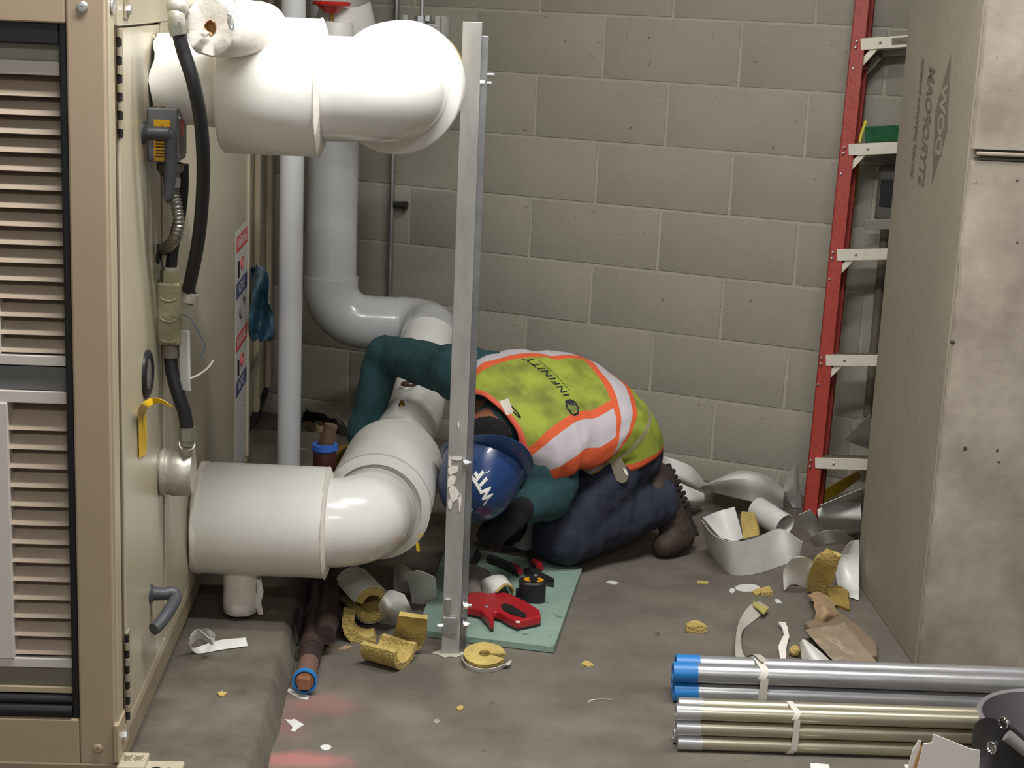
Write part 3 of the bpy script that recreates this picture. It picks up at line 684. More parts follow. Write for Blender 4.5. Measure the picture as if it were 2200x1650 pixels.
# white mastic smears on the post
b = MB(); rs = random.Random(5)
for (x, y, w_, h_) in [(962, 990, .018, .03), (972, 1010, .03, .03), (968, 1035, .03, .035), (975, 1060, .025, .045), (967, 1085, .012, .03), (985, 912, .006, .018), (988, 1080, .008, .05), (958, 1015, .01, .04), (980, 985, .03, .012), (984, 285, .004, .02)]:
    q = P(x, y, sf.y - .003); pts = []
    for k in range(9):
        a = 2 * math.pi * k / 9; r = rs.uniform(.6, 1.1); pts.append(V((max(so.x + .001, min(so.x + SW - .001, q.x + w_ * .5 * r * math.cos(a))), 0, q.z + h_ * .5 * r * math.sin(a))))
    for p_ in pts: p_.y = (so + sa1 * (p_.x - so.x)).y - .0008
    b.prism(pts, -sa2 * .0012)
o = b.build('mastic_smear', MASTIC, st, None); o['kind'] = 'stuff'
b = MB(); b.prism([so + sa1 * (.02 + .036 * math.cos(k * .524) * (1 + .25 * math.sin(k * 2.3))) + sa2 * (.012 + .030 * math.sin(k * .524) * (1 + .2 * math.cos(k * 3.1))) for k in range(12)], ez * .004); b.build('grout', MORTAR, st, None, .002)
# ================================================================== controls on the cabinet side
YEL = mat('yellow_label', (226, 168, 28), .45)
bx = thing('switch_box', A(.03, .43, 1.2), 'small grey switch box with a yellow label on the cabinet side', 'switch box')
T0 = .325
MB().cor(A(.008, T0, 1.206), e1 * .056, e2 * .105, ez * .102).build('case', mat('switch_grey', (106, 108, 110), .42, var=.04), bx, None, .003)
MB().cor(A(.060, T0 + .004, 1.215), e1 * .006, e2 * .097, ez * .083).build('cover', mat('switch_grey', (106, 108, 110), .42, var=.04), bx, None, .002)
lb = MB().cor(A(.020, T0 - .0007, 1.209), e1 * .031, e2 * .0008, ez * .078).build('warning_sticker', YEL, bx, None, .0004)
b = MB().prism([A(.030, T0 - .0012, 1.262), A(.042, T0 - .0012, 1.262), A(.036, T0 - .0012, 1.277)], -e2 * .0004)
for k in range(7): b.cor(A(.023, T0 - .0011, 1.252 - k * .006), e1 * (.025 - .004 * (k % 3)), e2 * .0003, ez * .0028)
b.build('sticker_print', mat('sticker_ink', (70, 52, 16), .6), lb, None)
MB().cor(A(.0662, T0 + .03, 1.255), e1 * .0005, e2 * .03, ez * .03).build('red_sticker', REDP, bx, None)
MB().cor(A(.0662, T0 + .02, 1.222), e1 * .0005, e2 * .045, ez * .03).build('black_sticker', BLACKP, bx, None)
for t_, z_ in ((T0 + .085, 1.255), (T0 + .085, 1.222), (T0 + .012, 1.29)): MB().ball(A(.066, t_, z_), .003, 10).build('screw', ZINC, bx)
for s_ in (.018, .034): MB().cyl(A(s_, T0 + .02, 1.304), A(s_, T0 + .02, 1.310), .004, n=10).build('screw', BRASS, bx)
MB().lathe(A(.044, T0 + .04, 1.202), (0, 0, -1), [(.026, 0), (.026, .014), (.020, .02), (.018, .026)], 20).build('hub', mat('brown_grey_metal', (110, 100, 88), .5, .4, var=.2), bx)
MB().hexn(A(.042, T0 + .03, 1.178), A(.042, T0 + .03, 1.160), .011).build('connector', GALV, bx)
# armoured flexible conduit
fx = thing('armoured_conduit', S(345, 543), 'short ribbed metal flexible conduit below the grey switch box', 'flexible conduit')
YQ = A(.04, T0 + .03, 1).y
path = cr([P(374, 396, YQ), P(374, 415, YQ), P(380, 448, YQ - .004), P(384, 480, YQ - .006), P(376, 512, YQ), P(358, 532, YQ + .05), P(340, 543, YQ + .11)], 14)
rs_ = [.0108 + .0016 * math.sin(i * 1.9) for i in range(len(path))]
MB().tube(path, rs_, 16).build('sheath', mat('flex_steel', (150, 148, 142), .35, .85), fx, 80)
MB().lathe(S(338, 545, .006), e1, [(.020, 0), (.020, .005), (.012, .006)], 20).build('grommet', RUBBER, fx)
MB().cyl(P(375, 380, YQ), P(374, 402, YQ), .012, n=16).build('end_ferrule', GALV, fx)
# thick black liquid-tight conduit in a bow
h1 = thing('black_conduit', P(405, 640, 3.2), 'long thick black flexible conduit bowing past the upper pipe', 'flexible conduit')
HY = 3.02
MB().tube(cr([P(384, 72, HY), P(394, 110, HY), P(416, 180, HY), P(431, 260, HY + .02), P(437, 350, HY + .05), P(434, 440, HY + .09), P(424, 530, HY + .13), P(407, 612, HY + .17), P(403, 625, HY + .175)], 10), .0128, 18).build('sheath', RUBBER, h1, 70)
nb = P(383, 70, HY); MB().hexn(nb + V((-.002, 0, .018)), nb + V((.003, 0, -.004)), .018).build('nut', mat('zinc_dull', (158, 158, 148), .35, .8), h1)
b = MB().tube(cr([nb + V((0, 0, .01)), nb + V((-.003, 0, .032)), nb + V((.002, .02, .052)), nb + V((.02, .06, .056)), nb + V((.03, .10, .05))], 5), .0155, 18); b.ball(nb + V((-.002, .006, .045)), .021, 16); b.build('elbow_fitting', CAST, h1, 60)
ce = P(409, 634, HY + .18); b = MB().lathe(ce, (.2, 0, 1), [(.010, -.016), (.016, -.014), (.017, .004), (.013, .006)], 14); b.tube([ce + V((-.002, 0, -.01)), ce + V((-.016, .01, -.02))], .012, 12); b.build('connector', CAST, h1)
# thinner black cable behind
cb = MB().tube(cr([P(393, 352, 3.24), P(393, 400, 3.24), P(387, 460, 3.24), P(374, 520, 3.245), P(367, 580, 3.25)], 8), .0115, 14).build('black_cable', RUBBER, None, 70)
tag(cb, 'black cable hanging straight behind the ribbed metal conduit', 'cable')
# conduit body
cbd = thing('conduit_body', A(.03, .47, .8), 'grey-green cast conduit fitting on the cabinet side', 'conduit fitting')
OLV = mat('olive_cast', (146, 144, 116), .45, .35, var=.14, scale=26, bump=.2)
q = P(366, 670, 3.25)
b = MB(); b.cor(q + V((-.024, -.02, -.066)), V((.048, .002, 0)), V((0, .045, 0)), V((0, 0, .128))); bo = b.build('housing', OLV, cbd, None, .006, 3)
for k in range(3):
    MB().tube([q + V((.018 * math.sin(a), -.0205, .028 - .042 * k - .012 * math.cos(a) + .01)) for a in [-1.1 + .22 * i for i in range(11)]], .0011, 5).build('casting_rib', mat('olive_light', (196, 194, 166), .4, .3), bo)
MB().cor(q + V((-.028, -.014, -.07)), V((.004, 0, 0)), V((0, .034, 0)), V((0, 0, .140))).build('cover_plate', CAST, cbd, None, .002)
for z_ in (.045, -.002): MB().ball(q + V((-.030, -.004, z_)), .0065, 10, (1, 1, 1.3)).build('cover_screw', ZINC, cbd)
MB().hexn(q + V((0, 0, .062)), q + V((0, 0, .086)), .020).build('hub_nut', OLV, cbd)
MB().hexn(q + V((.002, 0, .078)), q + V((.002, 0, .092)), .017).build('lock_nut', ZINC, cbd)
MB().cyl(q + V((0, 0, -.066)), q + V((0, 0, -.092)), .019, n=18).build('bottom_hub', mat('grey_hub', (112, 106, 94), .5, .3), cbd)
MB().cor(q + V((.022, -.01, .04)), V((.012, 0, 0)), V((0, .02, 0)), V((0, 0, .024))).build('side_hub', OLV, cbd, None, .002)
# aluminium tag beside it
tg = MB(); q2 = P(394, 775, 3.235); rz_ = math.radians(-28); ta_ = V((math.cos(rz_), math.sin(rz_), 0)); tb_ = V((-math.sin(rz_), math.cos(rz_), 0))
tg.cor(q2 - ta_ * .010 + V((0, 0, -.062)), ta_ * .024, tb_ * .008, V((-.002, 0, .124))); tgo = tg.build('metal_plate', mat('brushed_plate', (206, 206, 204), .3, .4), None, None, .002)
tag(tgo, 'narrow shiny aluminium plate hanging beside the conduit fitting', 'metal plate')
# lower black conduit
lc = thing('lower_black_conduit', P(405, 930, 3.25), 'short black conduit from the conduit fitting down to the round box', 'flexible conduit')
MB().tube(cr([P(366, 762, 3.25), P(370, 800, 3.245), P(384, 850, 3.24), P(396, 885, 3.24), P(402, 922, 3.24)], 8), .0138, 18).build('sheath', RUBBER, lc, 70)
nb = P(402, 922, 3.24)
b = MB().hexn(nb + V((.001, 0, .004)), nb + V((.001, 0, -.022)), .018); b.cyl(nb + V((.001, 0, -.020)), nb + V((0, 0, -.034)), .0145, n=16); b.build('nut', mat('zinc_dull', (158, 158, 148), .35, .8), lc)
rbx = thing('round_junction_box', P(380, 1060, 3.27), 'round cast metal junction box at the end of the lower pipe', 'junction box')
rc = P(380, 1014, 3.275)
MB().lathe(rc - e1 * .040, e1, [(.0001, 0), (.044, 0), (.046, .01), (.052, .012), (.053, .020), (.048, .022), (.048, .030), (.050, .032), (.050, .064), (.044, .074), (.02, .078), (.0001, .078)], 40).build('body', CAST, rbx, 45)
MB().cyl(nb + V((0, 0, -.03)), rc + V((.022, 0, .040)), .0165, n=18).build('neck', CAST, rbx)
for dz in (.036, -.05): MB().cor(rc - e1 * .052 + V((0, -.012, dz - .008)), e1 * .016, e2 * .024, ez * .018).build('clip', CAST, rbx, None, .003)
for i, dz in enumerate((.036,)): MB().cyl(rc - e1 * .05 + V((.002, -.013, dz)), rc - e1 * .05 + V((.002, -.011, dz)), .004, n=10).build('screw', BLACK, rbx)
# yellow tape
def strip(name, L, R_, m_, th=.0008, n=6):
    return MB().grid([[a.lerp(b_, j / 3) for j in range(4)] for a, b_ in zip(cr(L, n), cr(R_, n))], th).build(name, m_, None, 60)
o = strip('yellow_tape', [S(299, 985, .010), S(298, 930, .010), S(297, 885, .012), S(304, 868, .03), P(322, 856, 3.05), P(345, 857, 3.05), P(371, 873, 3.05)],
          [S(314, 975, .010), S(315, 930, .010), S(314, 888, .012), S(318, 876, .03), P(330, 868, 3.06), P(345, 866, 3.06), P(371, 876, 3.05)], YTAPE)
tag(o, 'strip of yellow tape peeling off the cabinet side', 'tape')
o = MB().tube(cr([P(392, 676, 3.22), P(408, 684, 3.24), P(425, 710, 3.26), P(441, 742, 3.27), P(436, 756, 3.27), P(427, 772, 3.27)], 6), .0009, 5).build('blue_string', mat('blue_string', (52, 96, 130), .6), None)
tag(o, 'thin blue string hanging off the conduit fitting', 'string')
o = MB().tube(cr([P(407, 814, 3.22), P(425, 806, 3.24), P(445, 792, 3.27), P(458, 775, 3.3)], 5), .0022, 6).build('pale_thin_tube', mat('pale_translucent', (206, 204, 192), .15, trans=.4), None)  # thin pale streak modelled as a translucent tube
tag(o, 'thin pale tube sticking out behind the aluminium plate', 'cable tie')
# blue plastic bag hooked behind the cabinet edge
rows = []; rb_ = random.Random(2)
prof = [(540, 572, 556), (538, 588, 574), (538, 612, 578), (537, 640, 576), (536, 668, 586), (536, 700, 589), (537, 720, 592), (542, 732, 588)]
for i, (xa, yy, xb) in enumerate(prof):
    r = []
    for j in range(9):
        u = j / 8; p_ = P(xa + (xb - xa) * u, yy + 4 * math.sin(j * 2.1 + i), 4.75 + .05 * math.sin(u * 7 + i) + rb_.uniform(-.012, .012)); r.append(p_)
    rows.append(r)
rows = [cr(r, 3) for r in rows]; rows = [list(x) for x in zip(*[cr(c, 4) for c in zip(*rows)])]
o = MB().grid(rows, .0012).build('blue_plastic_bag', mat('blue_film', (66, 98, 116), .25, var=.25, scale=22), None, 40); tag(o, 'crumpled blue plastic bag hanging behind the warning labels', 'plastic bag')

# ================================================================== red step ladder leaning at the wall
ld = thing('step_ladder', (1.0, 4.85, 0), 'red fibreglass step ladder with aluminium treads behind the column', 'ladder')
LR = [P(1740, 1096, 4.86), P(1852, 0, 5.03)]
rdir = (LR[1] - LR[0]).normalized(); lr0 = LR[0] - rdir * .10; lr1 = LR[1] + rdir * .45
lsd = (wt * math.cos(.118) + ez * math.sin(.118)).normalized()
lback = rdir.cross(lsd).normalized(); lback = lback if lback.y > 0 else -lback
lr0 = lr0 + rdir * ((0.004 - lr0.z) / rdir.z)
def rail(p0, p1, sgn, nm='rail', w=.043, dpt=.075, m_=RED):
    d = p1 - p0; b = MB()
    side = wt * sgn; bk = d.normalized().cross(side).normalized(); bk = bk if bk.y > 0 else -bk
    o_ = p0 - side * (w * .5)
    b.cor(o_, d, side * w, bk * .005); b.cor(o_, d, side * .005, bk * dpt); b.cor(o_ + bk * (dpt - .005), d, side * w, bk * .005)
    return b.build(nm, m_, ld, None, .001)
rail(lr0, lr1, 1)
axis0 = lr0 + lsd * .27
# right rail mirrors the flare of the left one
perp = (ez - lsd * lsd.z).normalized()
sl = rdir - lsd * (2 * rdir.dot(lsd)); rr0 = lr0 + wt * .62; rr0.z = .004; rr1 = rr0 + sl * (lr1 - lr0).length
rail(rr0, rr1, -1)
for i, (x, y) in enumerate([(1849, 95), (1823, 322), (1798, 548), (1774, 774), (1751, 995)]):
    kk = (LR[1] - LR[0]); u_ = (1096 - y) / 1096.0; Yd = 4.86 + .17 * u_
    q = P(x, y, Yd - .006); ln = .50 - .035 * (4 - i)
    tr = MB(); tr.cor(q - perp * .017, lsd * ln, lback * .004, perp * .034); tr.cor(q + perp * .014, lsd * ln, lback * .080, perp * .003)
    tr.cor(q - perp * .012 + lback * .078, lsd * ln, lback * .003, perp * .029)
    tro = tr.build('tread', ALU, ld, None, .0008)
    for k in range(5): MB().cor(q + perp * .017 + lback * (.010 + .014 * k), lsd * ln, lback * .006, perp * .0022).build('grip_rib', mat('worn_tread', (116, 110, 98), .5, .6, var=.4, scale=30), tro, None)
    q2 = q + lsd * .058 - lback * .0006
    MB().ball(q2, .0052, 12, (1, .5, 1)).build('rivet', ZINC, tro)
    if i < 4:
        a0 = q + lsd * .042 - perp * .012 + lback * .008; a1 = q - lsd * .012 - perp * .066 + lback * .008
        dd = a1 - a0; nrm = dd.cross(lback).normalized()
        MB().cor(a0 - nrm * .009, dd, nrm * .018, lback * .003).build('brace', ALU, ld, None, .001)
        a0 = q + lsd * .042 - perp * .012 + lback * .070; a1 = q - lsd * .0 - perp * .066 + lback * .070
        if i == 0: MB().cor(a0 - nrm * .009 - perp * .02, dd, nrm * .018, lback * .003).build('brace', mat('aluminium_dull', (150, 146, 140), .5, .6), ld, None, .001)
    if i == 0: MB().cor(q + lsd * .092 - perp * .009 - lback * .001, lsd * .2, lback * .002, perp * .02).build('tread_slot', mat('worn_tread', (116, 110, 98), .5, .6, var=.4, scale=30), tro, None)
    for (dx, dy) in ((-9, -6), (-11, 7), (-16, 52)):
        if y + dy > 1090 or (i == 4 and dy > 20): continue
        qq = P(x + dx, y + dy, Yd - .006); MB().ball(qq, .0042, 10, (1, .6, 1)).build('rivet', ZINC, ld)
# rear frame
for s_, w_ in ((.004, 1), (.54, -1)):
    p0 = lr0 + lsd * s_ + lback * .082; p0.z = .004; p1 = lr1 + lsd * (s_ * .75) + lback * .080
    rail(p0, p1, w_, 'rear_rail', .03, .02, mat('red_fibreglass_shaded', (120, 32, 28), .5, var=.1))  # darker red puts the shade on the rail's inner side into the colour
for z_ in (1.42, .9): 
    p0 = lr0 + rdir * z_ + lsd * .06 + lback * .084; MB().cor(p0, lsd * .38, lback * .012, perp * .03).build('rear_bar', mat('aluminium_dull', (150, 146, 140), .5, .6), ld, None, .001)
MB().tube(cr([P(1842, 352, 5.06), P(1838, 400, 5.05), P(1834, 425, 5.05), P(1830, 440, 5.04)], 4), .006, 8).build('spreader', BRASS, ld)
MB().cor(P(1826, 442, 5.04), V((.018, 0, 0)), V((0, .01, 0)), V((0, 0, .022))).build('spreader_clip', BRASS, ld, None, .002)
# green board and yellow stick resting on the second tread
q = P(1823, 322, 4.86 + .17 * (774 / 1096.0)) + perp * .0202
gb = MB().cor(q + lsd * .045 + lback * .022, lsd * .2, lback * .045, perp * .048).build('green_pad', mat('green_abrasive', (30, 92, 58), .9, var=.2, scale=60, bump=.5), None, None, .003); tag(gb, 'dark green scouring pad lying on a ladder tread', 'pad')
yk = MB().tube([q + lsd * .030 + lback * .018, q + lsd * .033 + lback * .03 + perp * .025, q + lsd * .044 + lback * .05 + perp * .066], [.004, .0045, .0055], 8).build('yellow_marker', mat('neon_yellow', (214, 206, 80), .4), None); tag(yk, 'yellow stick standing beside the green pad on the ladder', 'marker')
# grey box with dark window on the wall behind
wb = thing('wall_box', WP(1900, 470), 'grey wall box with a black front, half hidden behind the column', 'electrical box')
q = WP(1884, 470); zt_ = WP(1884, 352).z
MB().cor(V((q.x, q.y, q.z)), wt * .16, wn * .05, ez * (zt_ - q.z)).build('case', mat('box_grey', (92, 90, 84), .5), wb, None, .01, 3)
MB().cor(V((q.x, q.y, q.z)) + wn * .05 + wt * .012 + ez * .045, wt * .13, wn * .004, ez * .085).build('window', BLACKP, wb, None, .003)
MB().cyl(V((q.x, q.y, 0.3)) + wt * .03 + wn * .016, V((q.x, q.y, q.z)) + wt * .03 + wn * .016, .013, n=14).build('conduit', mat('conduit_paint', (110, 104, 90), .5), wb)

# ================================================================== bundles of steel conduit on the floor
def bundle(px0, r, cols, rows_, ang, ln, body_m, cap_m, cap_len, cap_r, lab, grp, nm, y_off=0.0):
    o0 = F(*px0); d = V((math.cos(ang), math.sin(ang), 0)); n_ = V((-math.sin(ang), math.cos(ang), 0)); out = []
    rq = random.Random(int(px0[0]))
    for c_ in range(cols):
        for k in range(rows_):
            st_ = o0 + n_ * (r * (1 + 2 * c_) + y_off) + ez * (cap_r + (r * 2 + .0015) * k) + d * rq.uniform(-.008, .008)
            t = thing(nm, (st_.x, st_.y, 0), lab(c_, k), 'conduit', grp)
            e_ = st_ + d * ln
            MB().pipe(st_ + d * .006, e_, r, r * .88, 28).build('tube', body_m, t, 50)
            cp = MB().pipe(st_, st_ + d * cap_len, cap_r, r * .80, 28).build('end_cap' if cap_m is BLUE else 'coupling', cap_m, t, 50)
            if cap_m is BLUE: MB().cyl(st_ + d * .004, st_ + d * .008, r * .82, n=20).build('cap_disc', mat('blue_plastic_dark', (26, 70, 112), .5), cp)
            out.append(t)
    return o0, d, n_
ordn = {(0, 0): 'front bottom', (0, 1): 'front top', (1, 0): 'rear bottom', (1, 1): 'rear top'}
o0, d, n_ = bundle((1448, 1514), .0222, 2, 2, math.radians(1.0), 2.2, GALV_COND, BLUE, .055, .0236, lambda c_, k: 'galvanised conduit with a blue end cap, %s of the strapped four' % ordn[(c_, k)], 'blue capped conduits strapped on the floor', 'galvanised_conduit')
def strap(o0, d, n_, r, cols, rows_, s, w, name, label, tail=None, capr=0, m_=STRAP):
    W, H = cols * 2 * r, rows_ * 2 * r + (capr - r) ; q = .0015; lo = max(.0008, capr - r - .001)
    ring = []
    R_ = r + q
    for (cx, cz, a0) in ((r, rows_ * 2 * r - r + capr - r + .0015, math.pi), (W - r, rows_ * 2 * r - r + capr - r + .0015, math.pi / 2), (W - r, capr + .0, 0), (r, capr + .0, -math.pi / 2)):
        for k in range(7): a = a0 - (math.pi / 2) * k / 6; ring.append((cx + R_ * math.cos(a), cz + R_ * math.sin(a)))
    ring.append(ring[0])
    t = thing(name, tuple(o0 + d * s), label, 'strap')
    rows = [[o0 + d * (s + w * j + .006 * math.sin(i * .5)) + n_ * y + ez * max(.0008, z) for j in (0, .5, 1)] for i, (y, z) in enumerate(ring)]
    MB().grid(rows, .0012).build('band', m_, t, 60)
    return t
t = strap(o0, d, n_, .0222, 2, 2, .185, .018, 'white_strap', 'white paper strap with a long loose tail round the blue capped conduits', capr=.0236)
top = .100
Lp = [o0 + d * .195 + n_ * .03 + ez * .0985, o0 + d * .180 + n_ * .08 + ez * .096, F(1583, 1418, .05), F(1581, 1370, .03), F(1590, 1330, .012), F(1612, 1300, .012), F(1632, 1292, .004)]
Rp = [o0 + d * .213 + n_ * .03 + ez * .0985, o0 + d * .198 + n_ * .08 + ez * .096, F(1600, 1410, .05), F(1592, 1375, .045), F(1600, 1350, .004), F(1640, 1318, .004), F(1652, 1305, .004)]
MB().grid([[a.lerp(b_, j / 4) for j in range(5)] for a, b_ in zip(cr(Lp, 7), cr(Rp, 7))], .001).build('loose_tail', mat('strap_back', (176, 170, 160), .6, var=.1), t, 60)
o0, d, n_ = bundle((1456, 1617), .0163, 2, 3, math.radians(1.3), 2.2, EMT_Y, ZINC, .052, .0176, lambda c_, k: 'yellowish steel conduit with a shiny coupling, %s of the nearer bundle' % (['front', 'rear'][c_] + ' ' + ['bottom', 'middle', 'top'][k]), 'yellowish conduits strapped nearest the camera', 'steel_conduit')
strap(o0, d, n_, .0163, 2, 3, .235, .013, 'white_strap', 'white paper strap round the yellowish conduits', capr=.0176)
# ---- iron pipes along the pad
for i, (pts, r, lb_) in enumerate([([F(664, 1425, .030), F(678, 1330, .030), F(694, 1238, .03), V((-.485, 4.6, .03))], .0255, 'dark rusty iron pipe on the floor ending in a blue collar'),
                                   ([F(699, 1365, .055), F(708, 1300, .055), F(716, 1240, .055), V((-.425, 4.6, .055))], .0250, 'second rusty iron pipe lying right of the blue collared one')]):
    t = thing('iron_pipe', tuple(V((pts[0].x, pts[0].y, 0))), lb_, 'pipe')
    MB().tube(pts, r, 20).build('tube', IRON, t, 60)
    d = (pts[1] - pts[0]).normalized()
    for s_ in (.07, .30): MB().cyl(pts[0] + d * s_, pts[0] + d * (s_ + .05), r * 1.14, n=20).build('coupling', IRON, t)
    if i == 0:
        e_ = F(655, 1462, .034); dd = (e_ - pts[0]).normalized()
        MB().cyl(pts[0] + d * .01, e_ + dd * .0, r * .92, n=20).build('nipple', mat('brown_iron', (120, 92, 80), .6, .3, var=.2), t)
        MB().lathe(e_ - dd * .006, dd, [(r * .9, 0), (.0285, .002), (.0285, .012), (.024, .013), (.022, .006)], 28).build('blue_collar', BLUE, t)
        q = e_ + dd * .004; sx_ = V((1, 0, 0)); sy_ = dd.cross(sx_).normalized()
        MB().cor(q - sx_ * .014 - sy_ * .014, sx_ * .028, sy_ * .028, dd * .020).build('square_plug', mat('copper_plug', (160, 112, 86), .45, .5, var=.15, scale=60), t, None, .002)
        MB().lathe(q, dd, [(.0215, -.002), (.020, .003), (.0001, .003)], 20).build('plug_base', mat('copper_plug', (160, 112, 86), .45, .5, var=.15, scale=60), t)
        hk = [F(640, 1385, .05), F(634, 1350, .06), F(640, 1310, .05)]
        MB().tube(cr(hk, 6), .004, 8).build('wire_hook', BLACK, t)
# upright capped pipe behind the lower pipe
q = P(697, 1000, 4.08); t = thing('capped_pipe', (q.x, q.y, 0), 'dark red upright pipe with a blue collar behind the lower pipe', 'pipe')
MB().cyl((q.x, q.y, 0), (q.x, q.y, P(697, 975, 4.08).z), .028, n=20).build('tube', IRON, t)
MB().lathe((q.x, q.y, P(697, 1000, 4.08).z), ez, [(.024, -.01), (.030, -.005), (.031, .045), (.028, .05)], 24).build('coupling', mat('maroon_iron', (84, 46, 46), .5, .2, var=.2), t)
zc_ = P(697, 968, 4.08).z
MB().lathe((q.x, q.y, zc_), ez, [(.031, 0), (.0345, .004), (.032, .018), (.02, .019)], 24).build('blue_collar', mat('blue_tape', (52, 104, 200), .5), t)
MB().lathe((q.x + .002, q.y, zc_ + .015), V((.25, 0, 1)), [(.020, 0), (.020, .026), (.017, .036), (.018, .056), (.0001, .058)], 18).build('copper_stub', mat('dull_copper', (104, 80, 64), .6, .2, var=.2, scale=60), t)
# ================================================================== kneeling worker
def blob(name, caps, voxel, smooth, m_, parent, wr=0.0, wsc=14.0, stretch=(1, 1, 1), cut=None, solid=0.0, extra=None, keep_min=0):
    b = MB()
    for (p0, r0, p1, r1) in caps:
        p0, p1 = V(p0), V(p1); L = (p1 - p0).length; n = max(1, int(L / (min(r0, r1) * .38)))
        for i in range(n + 1):
            u = i / n; b.ball(p0.lerp(p1, u), r0 + (r1 - r0) * u, 14)
    if extra:
        for (c, r, sc, rot) in extra: b.ball(c, r, 20, sc, rot)
    t = b.build('tmp', m_, None, None)
    rm = t.modifiers.new('r', 'REMESH'); rm.mode = 'VOXEL'; rm.voxel_size = voxel
    sm = t.modifiers.new('s', 'SMOOTH'); sm.factor = .5; sm.iterations = smooth
    dg = bpy.context.evaluated_depsgraph_get(); me = bpy.data.meshes.new_from_object(t.evaluated_get(dg))
    old = t.data; bpy.data.objects.remove(t, do_unlink=True); bpy.data.meshes.remove(old)
    me.name = name; me.materials.clear(); me.materials.append(m_)
    if wr:
        no = [v.normal.copy() for v in me.vertices]
        for v, n_ in zip(me.vertices, no):
            q = V((v.co.x * stretch[0], v.co.y * stretch[1], v.co.z * stretch[2])) * wsc
            v.co += n_ * (wr * noise.noise(q) + wr * .5 * noise.noise(q * 2.3))
    if cut:
        bm = bmesh.new(); bm.from_mesh(me)
        bmesh.ops.delete(bm, geom=[f for f in bm.faces if cut(f.calc_center_median())], context='FACES'); bm.to_mesh(me); bm.free()
    me.polygons.foreach_set('use_smooth', [True] * len(me.polygons)); me.update()
    o = bpy.data.objects.new(name, me); COL.objects.link(o)
    if solid: sd_ = o.modifiers.new('solid', 'SOLIDIFY'); sd_.thickness = solid; sd_.offset = 1
    adopt(o, parent)
    return o

SKIN = mat('skin', (138, 88, 66), .5, sub=.05, var=.06, scale=30)
SHIRT = mat('teal_sweatshirt', (30, 64, 68), .9, var=.12, scale=22, bump=.25, bscale=240)
PANTS = mat('navy_work_trousers', (34, 41, 58), .85, var=.18, scale=10, speck=(120, 120, 122), speck_t=.76, speck_scale=46, bump=.3, bscale=200)
BOOT = mat('brown_leather', (56, 43, 36), .7, var=.3, scale=18, bump=.3, bscale=60)
SOLE = mat('dark_rubber_sole', (34, 27, 23), .85, var=.2, scale=30)
GLOVE = mat('black_glove', (13, 13, 16), .95, bump=.3, bscale=200)
HAIR = mat('black_hair', (7, 6, 7), .85, bump=.8, bscale=260)
HATB = mat('blue_hard_hat', (22, 56, 106), .33, var=.06, scale=9, coat=.3)
wk = thing('person', (.25, 4.45, 0), 'kneeling worker in a lime safety vest and blue hard hat, reaching under the pipe', 'person')
left = V((.74, -.67, 0)).normalized()
lat0 = V((.70, -.62, -.28)).normalized(); lat = V((.64, -.52, -.58)).normalized()   # the trunk leans over to its left
# joints
PEL = V((.262, 4.535, .30)); CHE = V((.05, 4.36, .43)); NCK = V((-.055, 4.235, .415)); HED = P(1047, 968, 4.10)
shR = P(978, 798, 4.42); elR = P(828, 760, 4.62); wrR = P(779, 930, 4.60); haR = P(770, 1000, 4.55)
shL = V((.080, 4.235, .315)); elL = P(1178, 1066, 4.24); wrL = P(1122, 1094, 4.11); haL = P(1098, 1112, 4.08)
hpL = V((.290, 4.455, .285)); knL = V((.158, 4.335, .098)); anL = V((.405, 4.495, .155))
off = -left * .21
hpR = hpL + off * .9; knR = V((.02, 4.50, .096)); anR = V((.27, 4.66, .15))
axc = (P(1000, 1105, 3.93) - P(1050, 968, 4.04)).normalized()          # crown of the head points down
body = [(PEL, .125, V((.2, 4.47, .41)), .12), (V((.2, 4.47, .41)), .12, CHE, .115), (CHE, .115, NCK, .06), (CHE + lat * .08, .09, CHE - lat * .08, .09),
        (NCK, .055, HED, .052), (shR, .055, elR, .042), (elR, .042, wrR, .03), (shL, .055, elL, .042), (elL, .042, wrL, .03), (CHE, .09, shL, .055), (CHE, .09, shR, .055),
        (hpL, .08, knL, .06), (knL, .058, anL, .04), (hpR, .08, knR, .06), (knR, .058, anR, .04), (wrR, .03, haR, .028), (wrL, .03, haL, .028)]
hc = HED + axc * .062
fz = V((.55, .65, -.45)); fz = (fz - axc * fz.dot(axc)).normalized(); fx_ = axc.cross(fz)
Rh = Matrix((fx_, fz, axc)).transposed()
head = [(hc, 1.0, (.075, .094, .108), Rh), (hc - axc * .052 + fz * .042, 1.0, (.052, .05, .055), Rh), (hc + fz * .098 - axc * .012, 1.0, (.012, .018, .022), Rh),
        (hc + fx_ * .077 - axc * .01, 1.0, (.009, .018, .03), Rh), (hc - fx_ * .077 - axc * .01, 1.0, (.009, .018, .03), Rh)]
bo_ = blob('body', body, .009, 5, SKIN, wk, extra=head)
for s_ in (-1, 1):
    e_ = MB().ball(hc + fz * .083 + fx_ * (.03 * s_) + axc * .004, .011, 12).build('eye', WHITE, wk)
MB().ball(hc + fz * .088 - axc * .052, .016, 12, (1.3, .5, .35), Rh).build('lips', mat('lip', (120, 66, 58), .5), wk)
# hair at the nape
hr = blob('hair', [(hc - fz * .02 - axc * .035 + fx_ * .03, .066, hc - fz * .02 - axc * .035 - fx_ * .03, .066), (hc - fz * .03 - axc * .062 + fx_ * .02, .05, hc - fz * .03 - axc * .062 - fx_ * .02, .05)], .007, 3, HAIR, wk, wr=.004, wsc=60, extra=[(P(1050, 932, 4.08), 1.0, (.066, .05, .045), Rh), (hc - fz * .004 + axc * .01, 1.0, (.082, .098, .108), Rh)])
